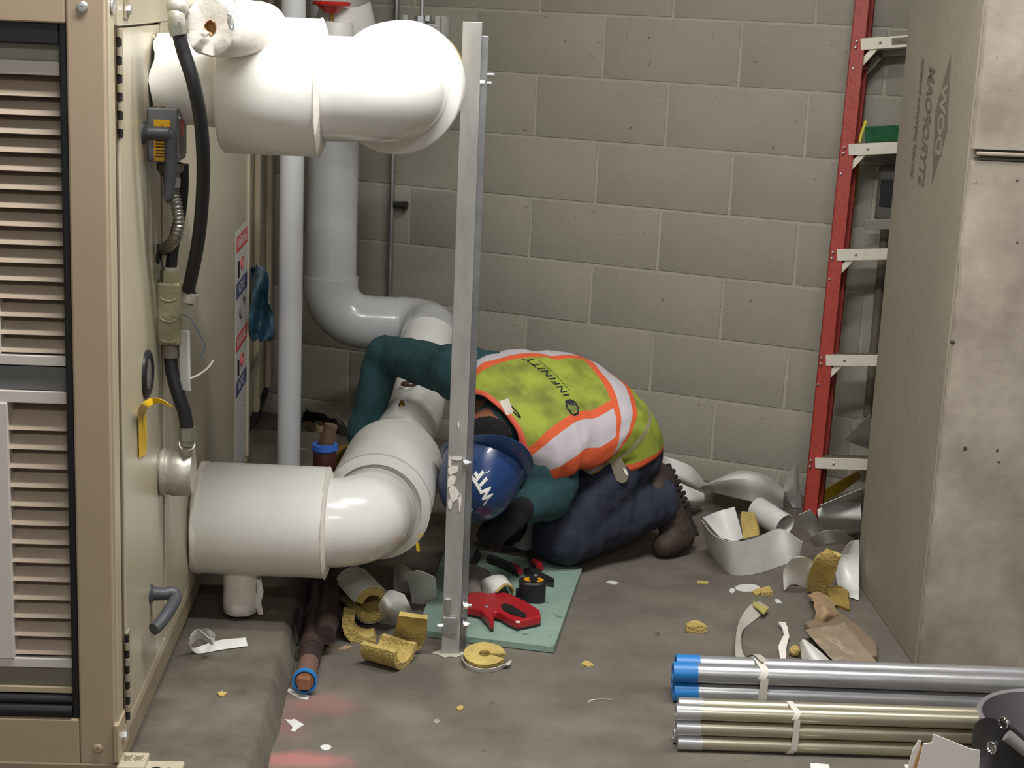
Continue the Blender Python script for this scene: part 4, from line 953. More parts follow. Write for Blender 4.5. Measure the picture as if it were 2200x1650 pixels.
# trousers, boots
blob('trousers', [(PEL, .150, PEL + V((-.06, -.04, .07)), .145), (PEL + left * .05, .135, PEL - left * .07, .135), (hpL, .108, knL + V((0, 0, .008)), .086), (knL, .086, anL + V((.014, .009, .006)), .077), (hpR, .105, knR, .084), (knR, .082, anR, .066),
                  (hpL + V((-.05, -.03, -.04)), .10, anL + V((-.10, -.05, .02)), .075)], .0085, 4, PANTS, wk, wr=.010, wsc=12, stretch=(1.6, 1.6, .7))
def boot(an, ball, heel, toe, nm):
    bt = blob(nm, [(an, .062, heel + (an - heel) * .3, .058), (heel + (an - heel) * .25, .050, ball + (an - ball) * .15, .048), (ball, .046, toe, .036), (an + (an - ball) * .1, .06, an, .058)], .008, 4, BOOT, wk, wr=.003, wsc=30)
    so_ = (ball - heel); nn = so_.normalized(); outw = (heel - an); outw = (outw - nn * outw.dot(nn)).normalized(); sd_ = nn.cross(outw)
    b = MB(); n = 13
    for k in range(n):
        c = heel + so_ * (k / (n - 1) * 1.12 - .06); w_ = .038 + .010 * math.sin(math.pi * min(1, k / 9))
        b.cor(c - sd_ * w_ + outw * .020 - nn * .006, sd_ * (2 * w_), nn * .0125, outw * (.036 + .006 * (k % 2)))
    c0 = heel - nn * .012
    b.cor(c0 - sd_ * .042 + outw * .026, sd_ * .084, so_ * 1.14, outw * .016)
    b.jitter(.004, 40).build('sole', SOLE, bt, 60, .004)
    return bt
boot(anL + V((.018, .012, .02)), V((.500, 4.520, .052)), V((.425, 4.575, .215)), V((.455, 4.475, .036)), 'boot')
boot(anR + V((.018, .012, .02)), V((.365, 4.685, .052)), V((.29, 4.735, .20)), V((.32, 4.64, .036)), 'boot')
# sweatshirt
blob('sweatshirt', [(PEL + V((-.06, -.04, .04)), .12, CHE - V((0, 0, .02)), .112), (CHE + lat * .05, .100, CHE - lat * .07, .100), (CHE, .1, NCK + V((.03, .03, .005)), .078), (shR, .070, elR, .055), (elR, .055, wrR, .050), (CHE - lat * .1, .1, shR, .08),
                    (CHE + lat * .06, .095, shL, .062), (shL, .062, elL, .064), (elL, .068, wrL + (elL - wrL) * .25, .046), (CHE + V((.06, -.02, -.06)), .10, shL + V((.04, .02, -.05)), .07)], .0085, 4, SHIRT, wk, wr=.006, wsc=15, stretch=(1.5, 1.5, 1))
# gloves with five bent fingers
def glove(wr_, ha, nrm, nm):
    d = (ha - wr_).normalized(); nrm = (nrm - d * nrm.dot(d)).normalized(); s_ = d.cross(nrm)
    c = [(wr_, .034, ha, .036), (ha + s_ * .018, .024, ha - s_ * .018, .024)]
    for k, (o_, ln) in enumerate([(.030, .062), (.011, .072), (-.009, .068), (-.028, .054)]):
        k0 = ha + s_ * o_ + d * .022; k1 = k0 + d * (ln * .5) - nrm * .008; k2 = k1 + d * (ln * .32) - nrm * (ln * .35); k3 = k2 + d * (ln * .05) - nrm * (ln * .3)
        c += [(k0, .0115, k1, .0108), (k1, .0108, k2, .010), (k2, .010, k3, .009)]
    t0 = ha + s_ * .030 - d * .02; t1 = t0 + s_ * .024 + d * .028 - nrm * .01; t2 = t1 + d * .03 - nrm * .012
    c += [(t0, .015, t1, .0125), (t1, .0125, t2, .010)]
    return blob(nm, c, .004, 3, GLOVE, wk)
glove(wrL, haL, V((.2, -.6, .8)), 'glove')
glove(wrR, haR, V((-.6, -.5, .3)), 'glove')

# ---- safety vest, lofted along the spine
SEC = [((.262, 4.520, .290), .178, .152, .13), ((.246, 4.510, .350), .182, .152, .125), ((.195, 4.475, .408), .188, .142, .125), ((.115, 4.415, .425), .194, .126, .125), ((.05, 4.36, .437), .200, .122, .12), ((-.015, 4.29, .432), .190, .108, .115), ((-.060, 4.235, .420), .105, .085, .095)]
cen = cr([s[0] for s in SEC], 7); NS = len(cen)
def lerp_sec(i, k):
    u = i / 7.0; a = min(int(u), len(SEC) - 2); f = u - a; f = f * f * (3 - 2 * f) if False else f
    return SEC[a][k] * (1 - f) + SEC[a + 1][k] * f
NT = 72; vg = []; 
for i in range(NS):
    t = (cen[min(i + 1, NS - 1)] - cen[max(i - 1, 0)]).normalized()
    lt_ = lat0.lerp(lat, min(1, i / 20.0)); l_ = (lt_ - t * lt_.dot(t)).normalized(); n_ = l_.cross(t); n_ = n_ if n_.z > 0 or i < 8 else -n_
    if n_.dot(V((.5, .5, .7))) < 0: n_ = -n_
    w, up_, dn = lerp_sec(i, 1), lerp_sec(i, 2), lerp_sec(i, 3); row = []
    for j in range(NT + 1):
        a = -math.pi + 2 * math.pi * j / NT                                # 0 on the spine, + towards the left side
        ca, sa_ = math.cos(a), math.sin(a); ex_ = .86
        x = math.copysign(abs(sa_) ** ex_, sa_) * w * (1.0 + (.12 * min(1, max(0, (i - 8) / 14)) if sa_ > 0 else 0)); y = math.copysign(abs(ca) ** ex_, ca) * (up_ if ca > 0 else dn)
        p_ = cen[i] + l_ * x + n_ * y
        k = V((i * .35, a * 2.2, 0)); p_ += n_ * (.004 * noise.noise(k * 1.3)) + (l_ * sa_ + n_ * ca) * (.005 * noise.noise(V((i * .22, a * 3.5, 4))) * (1 if abs(a) > .7 else .35))
        row.append(p_)
    vg.append(row)
mid = NT // 2
arc_s = [0.0]
for i in range(1, NS): arc_s.append(arc_s[-1] + (vg[i][mid] - vg[i - 1][mid]).length)
STOT = arc_s[-1]
arc_q = []
for row in vg:
    q = [0.0] * (NT + 1)
    for j in range(mid + 1, NT + 1): q[j] = q[j - 1] + (row[j] - row[j - 1]).length
    for j in range(mid - 1, -1, -1): q[j] = q[j + 1] - (row[j] - row[j + 1]).length
    arc_q.append(q)
def vest_pt(s, q, offn=.0025):
    i = 0
    while i < NS - 2 and arc_s[i + 1] < s: i += 1
    f = (s - arc_s[i]) / (arc_s[i + 1] - arc_s[i])
    def onrow(r):
        j = 0
        while j < NT - 1 and arc_q[r][j + 1] < q: j += 1
        g_ = (q - arc_q[r][j]) / max(1e-9, arc_q[r][j + 1] - arc_q[r][j]); return vg[r][j].lerp(vg[r][j + 1], g_), j
    a, j = onrow(i); b_, j2 = onrow(i + 1); p_ = a.lerp(b_, f)
    nn = (vg[i + 1][j] - vg[i][j]).cross(vg[i][min(j + 1, NT)] - vg[i][j]).normalized()
    if nn.dot(p_ - cen[i]) < 0: nn = -nn
    return p_ + nn * offn
def vest_material():
    m = bpy.data.materials.new('safety_vest'); m.use_nodes = True; N = m.node_tree.nodes; L = m.node_tree.links; bs = N['Principled BSDF']; bs.inputs['Roughness'].default_value = .8
    uv = N.new('ShaderNodeUVMap'); uv.uv_map = 'strip'; sp = N.new('ShaderNodeSeparateXYZ'); L.new(uv.outputs[0], sp.inputs[0])
    def M2(op, a, b):
        n = N.new('ShaderNodeMath'); n.operation = op
        for k, v in enumerate((a, b)):
            if isinstance(v, (int, float)): n.inputs[k].default_value = v
            else: L.new(v, n.inputs[k])
        return n.outputs[0]
    s, q = sp.outputs['X'], sp.outputs['Y']; aq = M2('ABSOLUTE', q, 0)
    def bd(v, lo, hi): return M2('MULTIPLY', M2('GREATER_THAN', v, lo), M2('LESS_THAN', v, hi))
    tc = N.new('ShaderNodeTexCoord'); nz = N.new('ShaderNodeTexNoise'); nz.inputs['Scale'].default_value = 14; nz.inputs['Detail'].default_value = 5; L.new(tc.outputs['Object'], nz.inputs['Vector'])
    rp = N.new('ShaderNodeValToRGB'); rp.color_ramp.elements[0].position = .3; rp.color_ramp.elements[1].position = .6
    rp.color_ramp.elements[0].color = lin((108, 116, 44)) + (1,); rp.color_ramp.elements[1].color = lin((150, 164, 56)) + (1,); L.new(nz.outputs['Fac'], rp.inputs['Fac'])
    cur = rp.outputs['Color']
    def over(mask, col):
        nonlocal cur
        mx = N.new('ShaderNodeMix'); mx.data_type = 'RGBA'; L.new(mask, mx.inputs['Factor']); L.new(cur, mx.inputs['A']); mx.inputs['B'].default_value = lin(col) + (1,); cur = mx.outputs['Result']
    OR, SI = (208, 88, 48), (184, 178, 182)
    upm = M2('GREATER_THAN', s, .32); v_ = M2('SUBTRACT', aq, M2('MULTIPLY', M2('SUBTRACT', s, .33), .13))
    over(M2('MULTIPLY', bd(v_, .085, .262), upm), OR); over(M2('MULTIPLY', bd(v_, .110, .190), upm), SI)
    over(bd(s, .225, .345), OR); over(bd(s, .252, .318), SI)
    over(bd(s, .135, .158), (150, 142, 112))
    over(M2('LESS_THAN', s, .012), OR); over(M2('GREATER_THAN', s, STOT - .012), (216, 92, 70))
    L.new(cur, bs.inputs['Base Color'])
    bp = N.new('ShaderNodeBump'); bp.inputs['Strength'].default_value = .25; bp.inputs['Distance'].default_value = .01
    n2 = N.new('ShaderNodeTexNoise'); n2.inputs['Scale'].default_value = 26; L.new(tc.outputs['Object'], n2.inputs['Vector']); L.new(n2.outputs['Fac'], bp.inputs['Height']); L.new(bp.outputs['Normal'], bs.inputs['Normal'])
    return m
b = MB()
b.grid(vg)
b.f = [f for f in b.f]
vest = b.build('safety_vest', vest_material(), wk, 80)
# open the front so the vest hangs as a vest, write the cloth coordinates
me = vest.data; ul = me.uv_layers.new(name='strip')
for pl_ in me.polygons:
    for li in pl_.loop_indices:
        vi = me.loops[li].vertex_index; i, j = divmod(vi, NT + 1); ul.data[li].uv = (arc_s[i], arc_q[i][j])
bm = bmesh.new(); bm.from_mesh(me)
bm.verts.ensure_lookup_table()
dele = []
for f in bm.faces:
    ids = [v.index for v in f.verts]; j = sum(k % (NT + 1) for k in ids) / 4; i = sum(k // (NT + 1) for k in ids) / 4
    a = abs(-math.pi + 2 * math.pi * j / NT)
    ss_ = sum(arc_s[k // (NT + 1)] for k in ids) / 4; qq_ = abs(sum(arc_q[k // (NT + 1)][k % (NT + 1)] for k in ids) / 4)
    if a > 2.45 or (ss_ > .345 and qq_ - (ss_ - .33) * .13 > .258): dele.append(f)
bmesh.ops.delete(bm, geom=dele, context='FACES'); bm.to_mesh(me); bm.free()
sdm = vest.modifiers.new('cloth', 'SOLIDIFY'); sdm.thickness = .003; sdm.offset = 0
# lettering and emblem on the back
INK = mat('vest_ink', (26, 34, 34), .8)
SC = .495
sk = lambda u, v: vest_pt(SC + v + .22 * u + .012, -.026 - u)
lettering('vest_lettering', 'INFINITY', .034, sk, INK, vest, bold=.0006, sx=1.02, space=1.16)
lettering('vest_lettering', 'INSULATION SERVICES', .0095, lambda u, v: sk(u, v - .022), INK, vest, sx=1.1, space=1.15)
em = lambda x, y: vest_pt(SC + y, .090 - x, .0024)
hexo = [(-.020, .006), (-.013, .018), (.001, .021), (.016, .014), (.020, -.006), (.013, -.018), (-.001, -.021), (-.016, -.014)]; hexo = [(x * 1.35, y * 1.35) for x, y in hexo]
b = MB(); b.v = [em(x, y) for x, y in hexo]; b.f = [tuple(range(8))]; b.build('emblem', INK, vest, None)
lm = mat('vest_emblem_line', (128, 142, 96), .8)
zz = [(x * 1.3, y * 1.3) for x, y in ((.010, .012), (-.008, .012), (-.008, .001), (.008, -.001), (.008, -.012), (-.010, -.012))]
b = MB(); b.tube([vest_pt(SC + y, .090 - x, .0034) for x, y in zz], .0011, 5); b.build('emblem_line', lm, vest)
b = MB(); b.tube(cr([vest_pt(STOT - .026 + .004 * math.sin(a), .030 + .024 * math.cos(a), .003) for a in [k * .785 for k in range(8)]], 3, True), .0018, 6, closed=True); b.build('hanger_loop', BLACK, vest)
b = MB(); b.v = [vest_pt(.20 + y, -.075 + x, .003) for x, y in ((-.012, 0), (.03, -.006), (.034, .006), (-.010, .010))]; b.f = [(0, 1, 2, 3)]; b.build('dark_patch', BLACK, vest, None)
q = [P(1072, 862, 4.13), P(1092, 856, 4.14), P(1103, 886, 4.13), P(1088, 892, 4.12)]
b = MB(); b.prism(q, V((.0005, -.001, .0))); b.build('collar_tag', mat('tag_white', (206, 198, 186), .6, var=.1, scale=60), wk, None)
# ---- hard hat
hat = thing('hard_hat', P(1040, 985, 4.03), 'blue hard hat marked WTF on the kneeling worker\'s head', 'hard hat')
HB = P(1042, 994, 4.03)                                               # middle of the brim plane
bd_ = (P(1092, 968, 3.93) - HB); bd_ = (bd_ - axc * bd_.dot(axc)).normalized(); bs_ = axc.cross(bd_)
rows = []; NP = 56
def hat_pt(a, h, add=0.0):
    # a: angle round the head from the peak, h 0..1 from the brim to the crown
    rx, ry = .121, .103; h = max(0.0, min(.998, h)); k = max(0.0, math.cos(h * math.pi / 2)) ** .62; z = .148 * math.sin(h * math.pi / 2) ** .95
    ridge = .006 * math.exp(-(math.sin(a) / .22) ** 2) * (h ** 1.2)
    return HB + bd_ * (math.cos(a) * (rx * k + add)) + bs_ * (math.sin(a) * (ry * k + add)) + axc * (z + ridge + add * .5)
for i in range(15): rows.append([hat_pt(2 * math.pi * j / NP, i / 14 * .995) for j in range(NP + 1)])
MB().grid(rows, .0025).build('shell', HATB, hat, 60)
rows = []
for i in range(6):
    u = i / 5; r_ = []
    for j in range(NP + 1):
        a = 2 * math.pi * j / NP; pk = max(0, math.cos(a)) ** 2.2; ext = .012 + .040 * pk
        r_.append(HB + bd_ * (math.cos(a) * (.120 + ext * u)) + bs_ * (math.sin(a) * (.102 + (.012 + .012 * pk) * u)) - axc * ((.004 + .016 * pk) * u * u - .002))
    rows.append(r_)
MB().grid(rows, .003).build('brim', HATB, hat, 60)
tpx = P(1041, 1046, 3.9); 
inv = (tpx - HB)
# find the shell angles that look at the camera where the letters are
best = None
for ia in range(72):
    for ih in range(4, 40):
        a = ia * math.pi / 36; h = ih / 44; p_ = hat_pt(a, h); v_ = p_ - CC
        xx = 1100 + FPX * v_.dot(CR) / v_.dot(CF); yy = 825 - FPX * v_.dot(CU) / v_.dot(CF)
        e_ = (xx - 1041) ** 2 + (yy - 1046) ** 2
        nn_ = p_ - (HB + axc * .03)
        if nn_.dot(v_) > 0: continue
        if best is None or e_ < best[0]: best = (e_, a, h)
A0, H0 = best[1], best[2]
HROT = -.5
def hat_txt(u, v):
    return hat_pt(A0 + SGN * u / .118, H0 + v / .165, .0025)
pa, pb = hat_pt(A0 - .1, H0), hat_pt(A0 + .1, H0)
SGN = 1 if (pb - pa).dot(CR) < 0 else -1                              # reads from the right to the left as the head hangs upside down
lettering('hat_lettering', 'WTF', .040, hat_txt, WHITE, hat, bold=.0022, sx=1.12, rot=HROT)
b = MB(); pts = [(.004, .0), (.010, .006), (.006, .014), (.008, .022), (.0, .026), (-.007, .018), (-.004, .008)]
b.v = [hat_pt(A0 + SGN * (-.005 + x) / .118, H0 + (.062 + y * .8) / .165, .0022) for x, y in pts]; b.f = [tuple(range(7))]; b.build('paint_patch', mat('patch_white', (206, 206, 200), .7), hat, None)
kb = P(1085, 966, 3.99); MB().lathe(kb, (V((0, -1, .2))).normalized(), [(.017, -.01), (.018, 0), (.014, .004), (.0001, .005)], 20).build('ratchet_knob', mat('knob_grey', (186, 184, 176), .4), hat)
b = MB().grid([[P(1000, 950, 4.0), P(1000, 957, 4.0)], [P(1018, 944, 4.0), P(1018, 952, 4.0)], [P(1036, 944, 4.01), P(1037, 952, 4.01)]], .002); b.build('suspension_strap', mat('knob_grey', (186, 184, 176), .4), hat)
# ================================================================== kneeling board and tools
def FP(t): return F(*t)
def sheet(name, rails, m_, label, cat, th=.0012, n=6, group=None, parent=None, noise_=0.0):
    rails = [[FP(p) if len(p) == 3 and p[0] > 20 else V(p) for p in r] for r in rails]
    a = [cr(r, n) for r in rails]; g_ = [list(c) for c in zip(*[cr(list(c), n) if len(rails) > 2 else [c[0].lerp(c[1], k / n) for k in range(n + 1)] for c in zip(*a)])]
    for r in g_:
        for p_ in r:
            if noise_: p_ += noise.noise_vector(p_ * 35) * noise_
            p_.z = max(p_.z, .0012)
    o = MB().grid(g_, th).build(name, m_, parent, 50)
    if label: tag(o, label, cat, group)
    return o
BOARDM = mat('green_foam_board', (128, 150, 138), .8, var=.10, scale=9, speck=(88, 116, 104), speck_t=.66, speck_scale=24, bump=.1, bscale=60)
bz = .019
outl = [(897, 1366), (1000, 1381), (1190, 1404), (1250, 1233), (1100, 1206), (958, 1180)]
b = MB().prism([F(x, y, .001) for x, y in outl], V((0, 0, bz - .001))); bo = b.build('foam_board', BOARDM, None, None, .002); tag(bo, 'stained pale green foam board lying under the worker\'s tools', 'foam board')
# red cutting tool
def zt(x, y, z=bz): return F(850 + x / 3.838, 1050 + y / 3.838, z)
rt = thing('red_tool', tuple(zt(900, 1050)), 'red hand tool with a black window lying at the front of the green board', 'hand tool')
out = [(552, 1040), (580, 960), (600, 918), (700, 915), (760, 925), (840, 912), (930, 925), (1060, 985), (1185, 1065), (1196, 1120), (1110, 1140), (1000, 1160), (930, 1130), (860, 1085), (812, 1075), (806, 1120), (808, 1165), (785, 1172), (755, 1130), (700, 1065), (620, 1045)]
MB().prism([zt(x, y, bz + .006) for x, y in out], V((0, 0, .022))).build('body', REDT, rt, 40, .006, 3)
MB().prism([zt(x, y + 12, bz + .001) for x, y in out], V((0, 0, .008))).build('under_body', BLACKP, rt, 40, .002)
MB().prism([zt(x, y - 34, bz + .028) for x, y in [(868, 1000), (900, 985), (960, 1000), (1080, 1075), (1078, 1098), (1040, 1096), (960, 1075), (890, 1040)]], V((0, 0, .002))).build('window', BLACK, rt, None)
MB().ball(zt(750, 970, bz + .028), .006, 12, (1, 1, .4)).build('pivot', GALV, rt)
MB().prism([zt(x, y - 34, bz + .028) for x, y in [(990, 1130), (1025, 1132), (1022, 1142), (992, 1140)]], V((0, 0, .0015))).build('paint_spot', WHITE, rt, None)
# pliers
pl = thing('pliers', tuple(zt(1100, 690)), 'pliers with black and red handles behind the tape measure', 'pliers')
MB().tube(cr([zt(765, 570, bz + .012), zt(860, 605, bz + .014), zt(950, 650, bz + .014), zt(1010, 690, bz + .013)], 5), [.009] + [.0115] * 14 + [.009], 12).build('handle', BLACKP, pl)
MB().tube([zt(985, 640, bz + .02), zt(1030, 690, bz + .018)], .008, 10).build('handle_band', REDT, pl)
MB().tube(cr([zt(1110, 530, bz + .02), zt(1130, 590, bz + .02), zt(1160, 650, bz + .017)], 5), .011, 12).build('handle', BLACKP, pl)
MB().tube(cr([zt(1140, 600, bz + .026), zt(1175, 625, bz + .024), zt(1190, 660, bz + .02)], 5), .0105, 12).build('handle_cover', REDT, pl)
b = MB().lathe(zt(1150, 715, bz + .004), (0, 0, 1), [(.0001, 0), (.017, 0), (.017, .016), (.009, .019), (.0001, .019)], 20)
b.prism([zt(1060, 690, bz + .004), zt(1110, 680, bz + .004), zt(1300, 772, bz + .004), (zt(1306, 780, bz + .004)), zt(1200, 770, bz + .004), zt(1090, 740, bz + .004)], V((0, 0, .012)))
b.prism([zt(1200, 770, bz + .002), zt(1300, 805, bz + .002), zt(1306, 812, bz + .002), zt(1180, 790, bz + .002)], V((0, 0, .008))); b.build('jaw', mat('tool_steel', (82, 82, 80), .35, .8), pl, 40)
MB().ball(zt(1155, 715, bz + .022), .006, 12, (1, 1, .5)).build('pivot', ZINC, pl)
# tape measure
tm = thing('tape_measure', tuple(zt(1120, 930)), 'black and yellow tape measure standing on the green board', 'tape measure')
c = zt(1120, 935, bz); prof = []
for k in range(24):
    a = 2 * math.pi * k / 24; prof.append(V((c.x + .036 * math.copysign(abs(math.cos(a)) ** .62, math.cos(a)), c.y + .026 * math.copysign(abs(math.sin(a)) ** .62, math.sin(a)) + .012, bz)))
MB().prism(prof, V((0, 0, .056))).build('case', BLACKP, tm, 40, .006, 3)
ct_ = V((c.x + .003, c.y + .012, bz + .0565))
b = MB(); n = 20
for (r0, r1, m_, nm, z_) in ((.026, .015, mat('amber_plastic', (220, 150, 30), .45), 'yellow_ring', 0),):
    b.lathe(ct_, (0, 0, 1), [(r0, 0), (r0, .002), (r1, .002), (r1, 0)], 28, yscale=.62); b.build(nm, m_, tm)
MB().prism([ct_ + V((x, y, .001)) for x, y in ((-.008, -.018), (.008, -.018), (.012, .018), (-.012, .018))], V((0, 0, .003))).build('label_bar', BLACK, tm, None)
MB().cor(c + V((-.042, .004, 0)), V((.008, 0, 0)), V((0, .016, 0)), V((0, 0, .03))).build('tape_mouth', BLACKP, tm, None, .002)
# grey work glove and scrap of lined insulation
GL = mat('grey_knit', (120, 114, 106), .95, var=.15, scale=50, bump=.5, bscale=160)
gt_ = thing('work_glove', tuple(zt(600, 860)), 'grey knitted work glove lying beside the red tool', 'glove')
h0 = zt(620, 820, bz + .018); caps = [(zt(700, 740, bz + .022), .030, h0, .026), (zt(640, 700, bz + .02), .026, zt(580, 760, bz + .02), .024)]
for k, (x, y) in enumerate([(548, 880), (582, 895), (622, 902), (662, 900)]):
    q0 = zt(x + 12, y - 60, bz + .022); caps += [(h0.lerp(q0, .8), .013, q0, .012), (q0, .012, zt(x, y, bz + .012), .0105)]
t_parent = gt_
o = blob('knit', caps, .005, 3, GL, gt_, wr=.002, wsc=60)
o = sheet('lined_scrap', [[(1022, 1258, bz + .005), (1040, 1244, bz + .045), (1068, 1236, bz + .055), (1085, 1240, bz + .04), (1090, 1252, bz + .012)], [(1050, 1290, bz + .004), (1066, 1270, bz + .034), (1086, 1254, bz + .05), (1101, 1262, bz + .04), (1100, 1278, bz + .010)]], PVC_MATT, 'white lined scrap of pipe covering with a yellow edge beside the tape measure', 'scrap', .004)
o = MB().tube(cr([FP(p) for p in [(1066, 1272, bz + .034), (1086, 1256, bz + .05), (1101, 1263, bz + .04), (1100, 1279, bz + .010)]], 5), .0032, 8).build('yellow_edge', FIBRE, o)
for (pts, lb_) in [([(1003, 1207), (1015, 1200), (1024, 1177), (1034, 1192), (1028, 1208), (1019, 1216)], 'black tape scrap left of the pliers'), ([(1018, 1166), (1030, 1163), (1046, 1170), (1044, 1176), (1026, 1173)], 'small black scrap behind the pliers')]:
    o = MB().prism([F(x, y, bz + .0005) for x, y in pts], V((0, 0, .002))).build('black_tape_scrap', BLACK, None, None); tag(o, lb_, 'scrap', 'black scraps on the green board')
q = F(1127, 1178, bz); rl_ = thing('tape_roll', (q.x, q.y, bz), 'white paper cup standing by the worker\'s knee', 'cup')
MB().lathe((q.x, q.y + .02, bz), (0.12, 0, 1), [(.0001, .0), (.036, 0), (.040, .085), (.037, .085), (.034, .004)], 30).build('wall', mat('dirty_paper', (168, 168, 166), .7, var=.15, scale=20), rl_)
rl_.name = 'paper_cup'
# putty knife in the pocket
pkb = thing('putty_knife', P(1322, 1000, 4.33), 'grey putty knife with white paint spots stuck in the trouser pocket', 'putty knife')
kp = [(1303, 975), (1318, 968), (1330, 975), (1345, 1005), (1351, 1022), (1346, 1035), (1336, 1039), (1325, 1034), (1318, 1018)]
MB().prism([P(x, y, 4.335) for x, y in kp], V((.001, .006, 0))).build('blade', mat('putty_steel', (142, 132, 116), .5, .3, var=.1), pkb, None, .001)
MB().prism([P(x, y, 4.3335) for x, y in [(1338, 1005), (1346, 1010), (1350, 1022), (1344, 1020)]], V((0, .001, 0))).build('paint_spot', WHITE, pkb, None)
MB().cyl(P(1324, 981, 4.3335), P(1324, 981, 4.336), .002, n=8).build('hole', BLACK, pkb)

# ================================================================== scraps of pipe covering
SCR = 'white jacket scraps in the heap by the ladder'
W = lambda nm, rails, lab, th=.0014, m_=PVC_SHEET, cat='jacket scrap', n=6, g_=SCR, nz=0.0: sheet(nm, rails, m_, lab, cat, th, n, g_, None, nz)
W('jacket_scrap', [[(1392, 968, .15), (1440, 984, .15), (1485, 1003, .12), (1514, 1036, .05)], [(1400, 1010, .08), (1440, 1022, .10), (1482, 1036, .08), (1508, 1056, .03)], [(1400, 1040, .02), (1440, 1050, .03), (1480, 1060, .02), (1505, 1066, .005)]], 'bowed white jacket scrap against the wall behind the boot')
W('jacket_scrap', [[(1436, 1022, .11), (1470, 1042, .10), (1513, 1060, .07)], [(1448, 1060, .07), (1480, 1075, .07), (1512, 1078, .04)], [(1458, 1080, .01), (1484, 1096, .005), (1506, 1090, .005)]], 'rounded white jacket scrap directly beside the boot heel')
W('jacket_scrap', [[(1502, 1050, .05), (1560, 1064, .07), (1620, 1078, .075), (1682, 1092, .02)], [(1514, 1040, .08), (1566, 1026, .145), (1624, 1026, .155), (1683, 1066, .06)], [(1536, 1034, .03), (1584, 1012, .11), (1642, 1020, .11), (1686, 1052, .03)]], 'large arched white jacket scrap lying highest in the heap')
W('jacket_scrap', [[(1683, 1048, .06), (1692, 1070, .03), (1704, 1091, .004)], [(1704, 1002, .17), (1707, 1045, .09), (1714, 1091, .004)], [(1717, 1008, .16), (1718, 1050, .08), (1722, 1092, .004)]], 'tall white jacket scrap standing just left of the ladder rail')
rows = []; a0 = F(1628, 1092, .075); a1 = F(1688, 1130, .055); dd = (a1 - a0); xx, yy = frame(dd)
for k in range(25):
    a = math.radians(-60 + 290 * k / 24); r_ = .030 + .010 * k / 24; rows.append([a0 + dd * u + xx * (r_ * math.cos(a)) + yy * (r_ * math.sin(a)) for u in (0, .33, .66, 1)])
o = MB().grid(rows, .0014).build('jacket_curl', PVC_SHEET, None, 60); tag(o, 'tightly curled white jacket scrap in the middle of the heap', 'jacket scrap', SCR)
W('jacket_strip', [[(1508, 1118, .11), (1530, 1146, .11), (1570, 1164, .11), (1622, 1156, .105), (1676, 1136, .10), (1725, 1165, .09)], [(1518, 1180, .001), (1545, 1214, .001), (1576, 1236, .001), (1632, 1231, .001), (1690, 1212, .001), (1718, 1196, .03)]], 'broad white jacket strip standing on edge at the front of the heap', .0016, n=8)
W('jacket_scrap', [[(1510, 1112, .08), (1545, 1098, .11), (1578, 1089, .12)], [(1548, 1156, .05), (1578, 1163, .045), (1596, 1156, .045)]], 'flat white jacket scrap leaning inside the broad strip')
o = MB().prism([F(x, y, .04 + (1160 - y) * .0011) for x, y in [(1590, 1106), (1622, 1109), (1632, 1150), (1596, 1160)]], V((.004, .02, .006))).build('insulation_block', FIBRE, None, None, .003); tag(o, 'yellow fibreglass block in the middle of the white heap', 'insulation')
W('jacket_scrap', [[(1716, 1106, .11), (1742, 1094, .12)], [(1728, 1130, .06), (1756, 1114, .08)], [(1744, 1152, .02), (1766, 1138, .03)]], 'small square white scrap at the foot of the ladder rail')
W('jacket_scrap', [[(1756, 1094, .12), (1795, 1080, .13), (1850, 1080, .13)], [(1758, 1112, .10), (1800, 1110, .10), (1850, 1112, .10)], [(1768, 1138, .03), (1800, 1136, .04), (1850, 1140, .04)]], 'wide white scrap right of the ladder foot by the column')
W('jacket_scrap', [[(1760, 1086, .15), (1800, 1070, .17), (1850, 1050, .19)], [(1768, 1094, .11), (1805, 1084, .12), (1850, 1076, .12)]], 'thin white scrap slanting up behind the wide one')
W('jacket_scrap', [[(1738, 1158, .06), (1765, 1142, .10), (1800, 1140, .10), (1836, 1158, .06)], [(1752, 1176, .03), (1778, 1168, .06), (1806, 1168, .05), (1836, 1180, .02)]], 'curved greyish scrap half hidden by the column', m_=mat('jacket_inside', (176, 172, 166), .5, var=.1))
W('jacket_scrap', [[(1838, 918, .32), (1852, 905, .36), (1870, 890, .40)], [(1812, 945, .26), (1840, 955, .22), (1870, 965, .20)]], 'pointed white scrap leaning on the wall right of the ladder')
o = W('lined_insulation', [[(1700, 1200, .11), (1722, 1196, .12), (1745, 1204, .10)], [(1684, 1225, .06), (1700, 1222, .07), (1742, 1226, .07)], [(1684, 1270, .002), (1700, 1255, .02), (1735, 1262, .01)]], 'white lined insulation piece folded at the heap front', m_=PVC_MATT)
MB().prism([F(x, y, z) for x, y, z in [(1698, 1220, .062), (1740, 1220, .062), (1738, 1252, .01), (1704, 1254, .01)]], V((.002, .012, .004))).build('fibre_core', FIBRE_D, o, None, .002)
sheet('insulation_arch', [[(1778, 1178, .16), (1752, 1200, .13), (1738, 1232, .07), (1734, 1266, .01)], [(1806, 1194, .15), (1797, 1222, .10), (1787, 1252, .05), (1776, 1280, .004)]], FIBRE, 'upright yellow insulation arch next to the column', 'insulation', .012)
sheet('insulation_slab', [[(1774, 1268, .03), (1800, 1262, .03), (1824, 1272, .03)], [(1788, 1300, .004), (1806, 1306, .004), (1826, 1312, .004)]], FIBRE_D, 'flat darker yellow insulation slab at the foot of the arch', 'insulation', .012, noise_=.002)
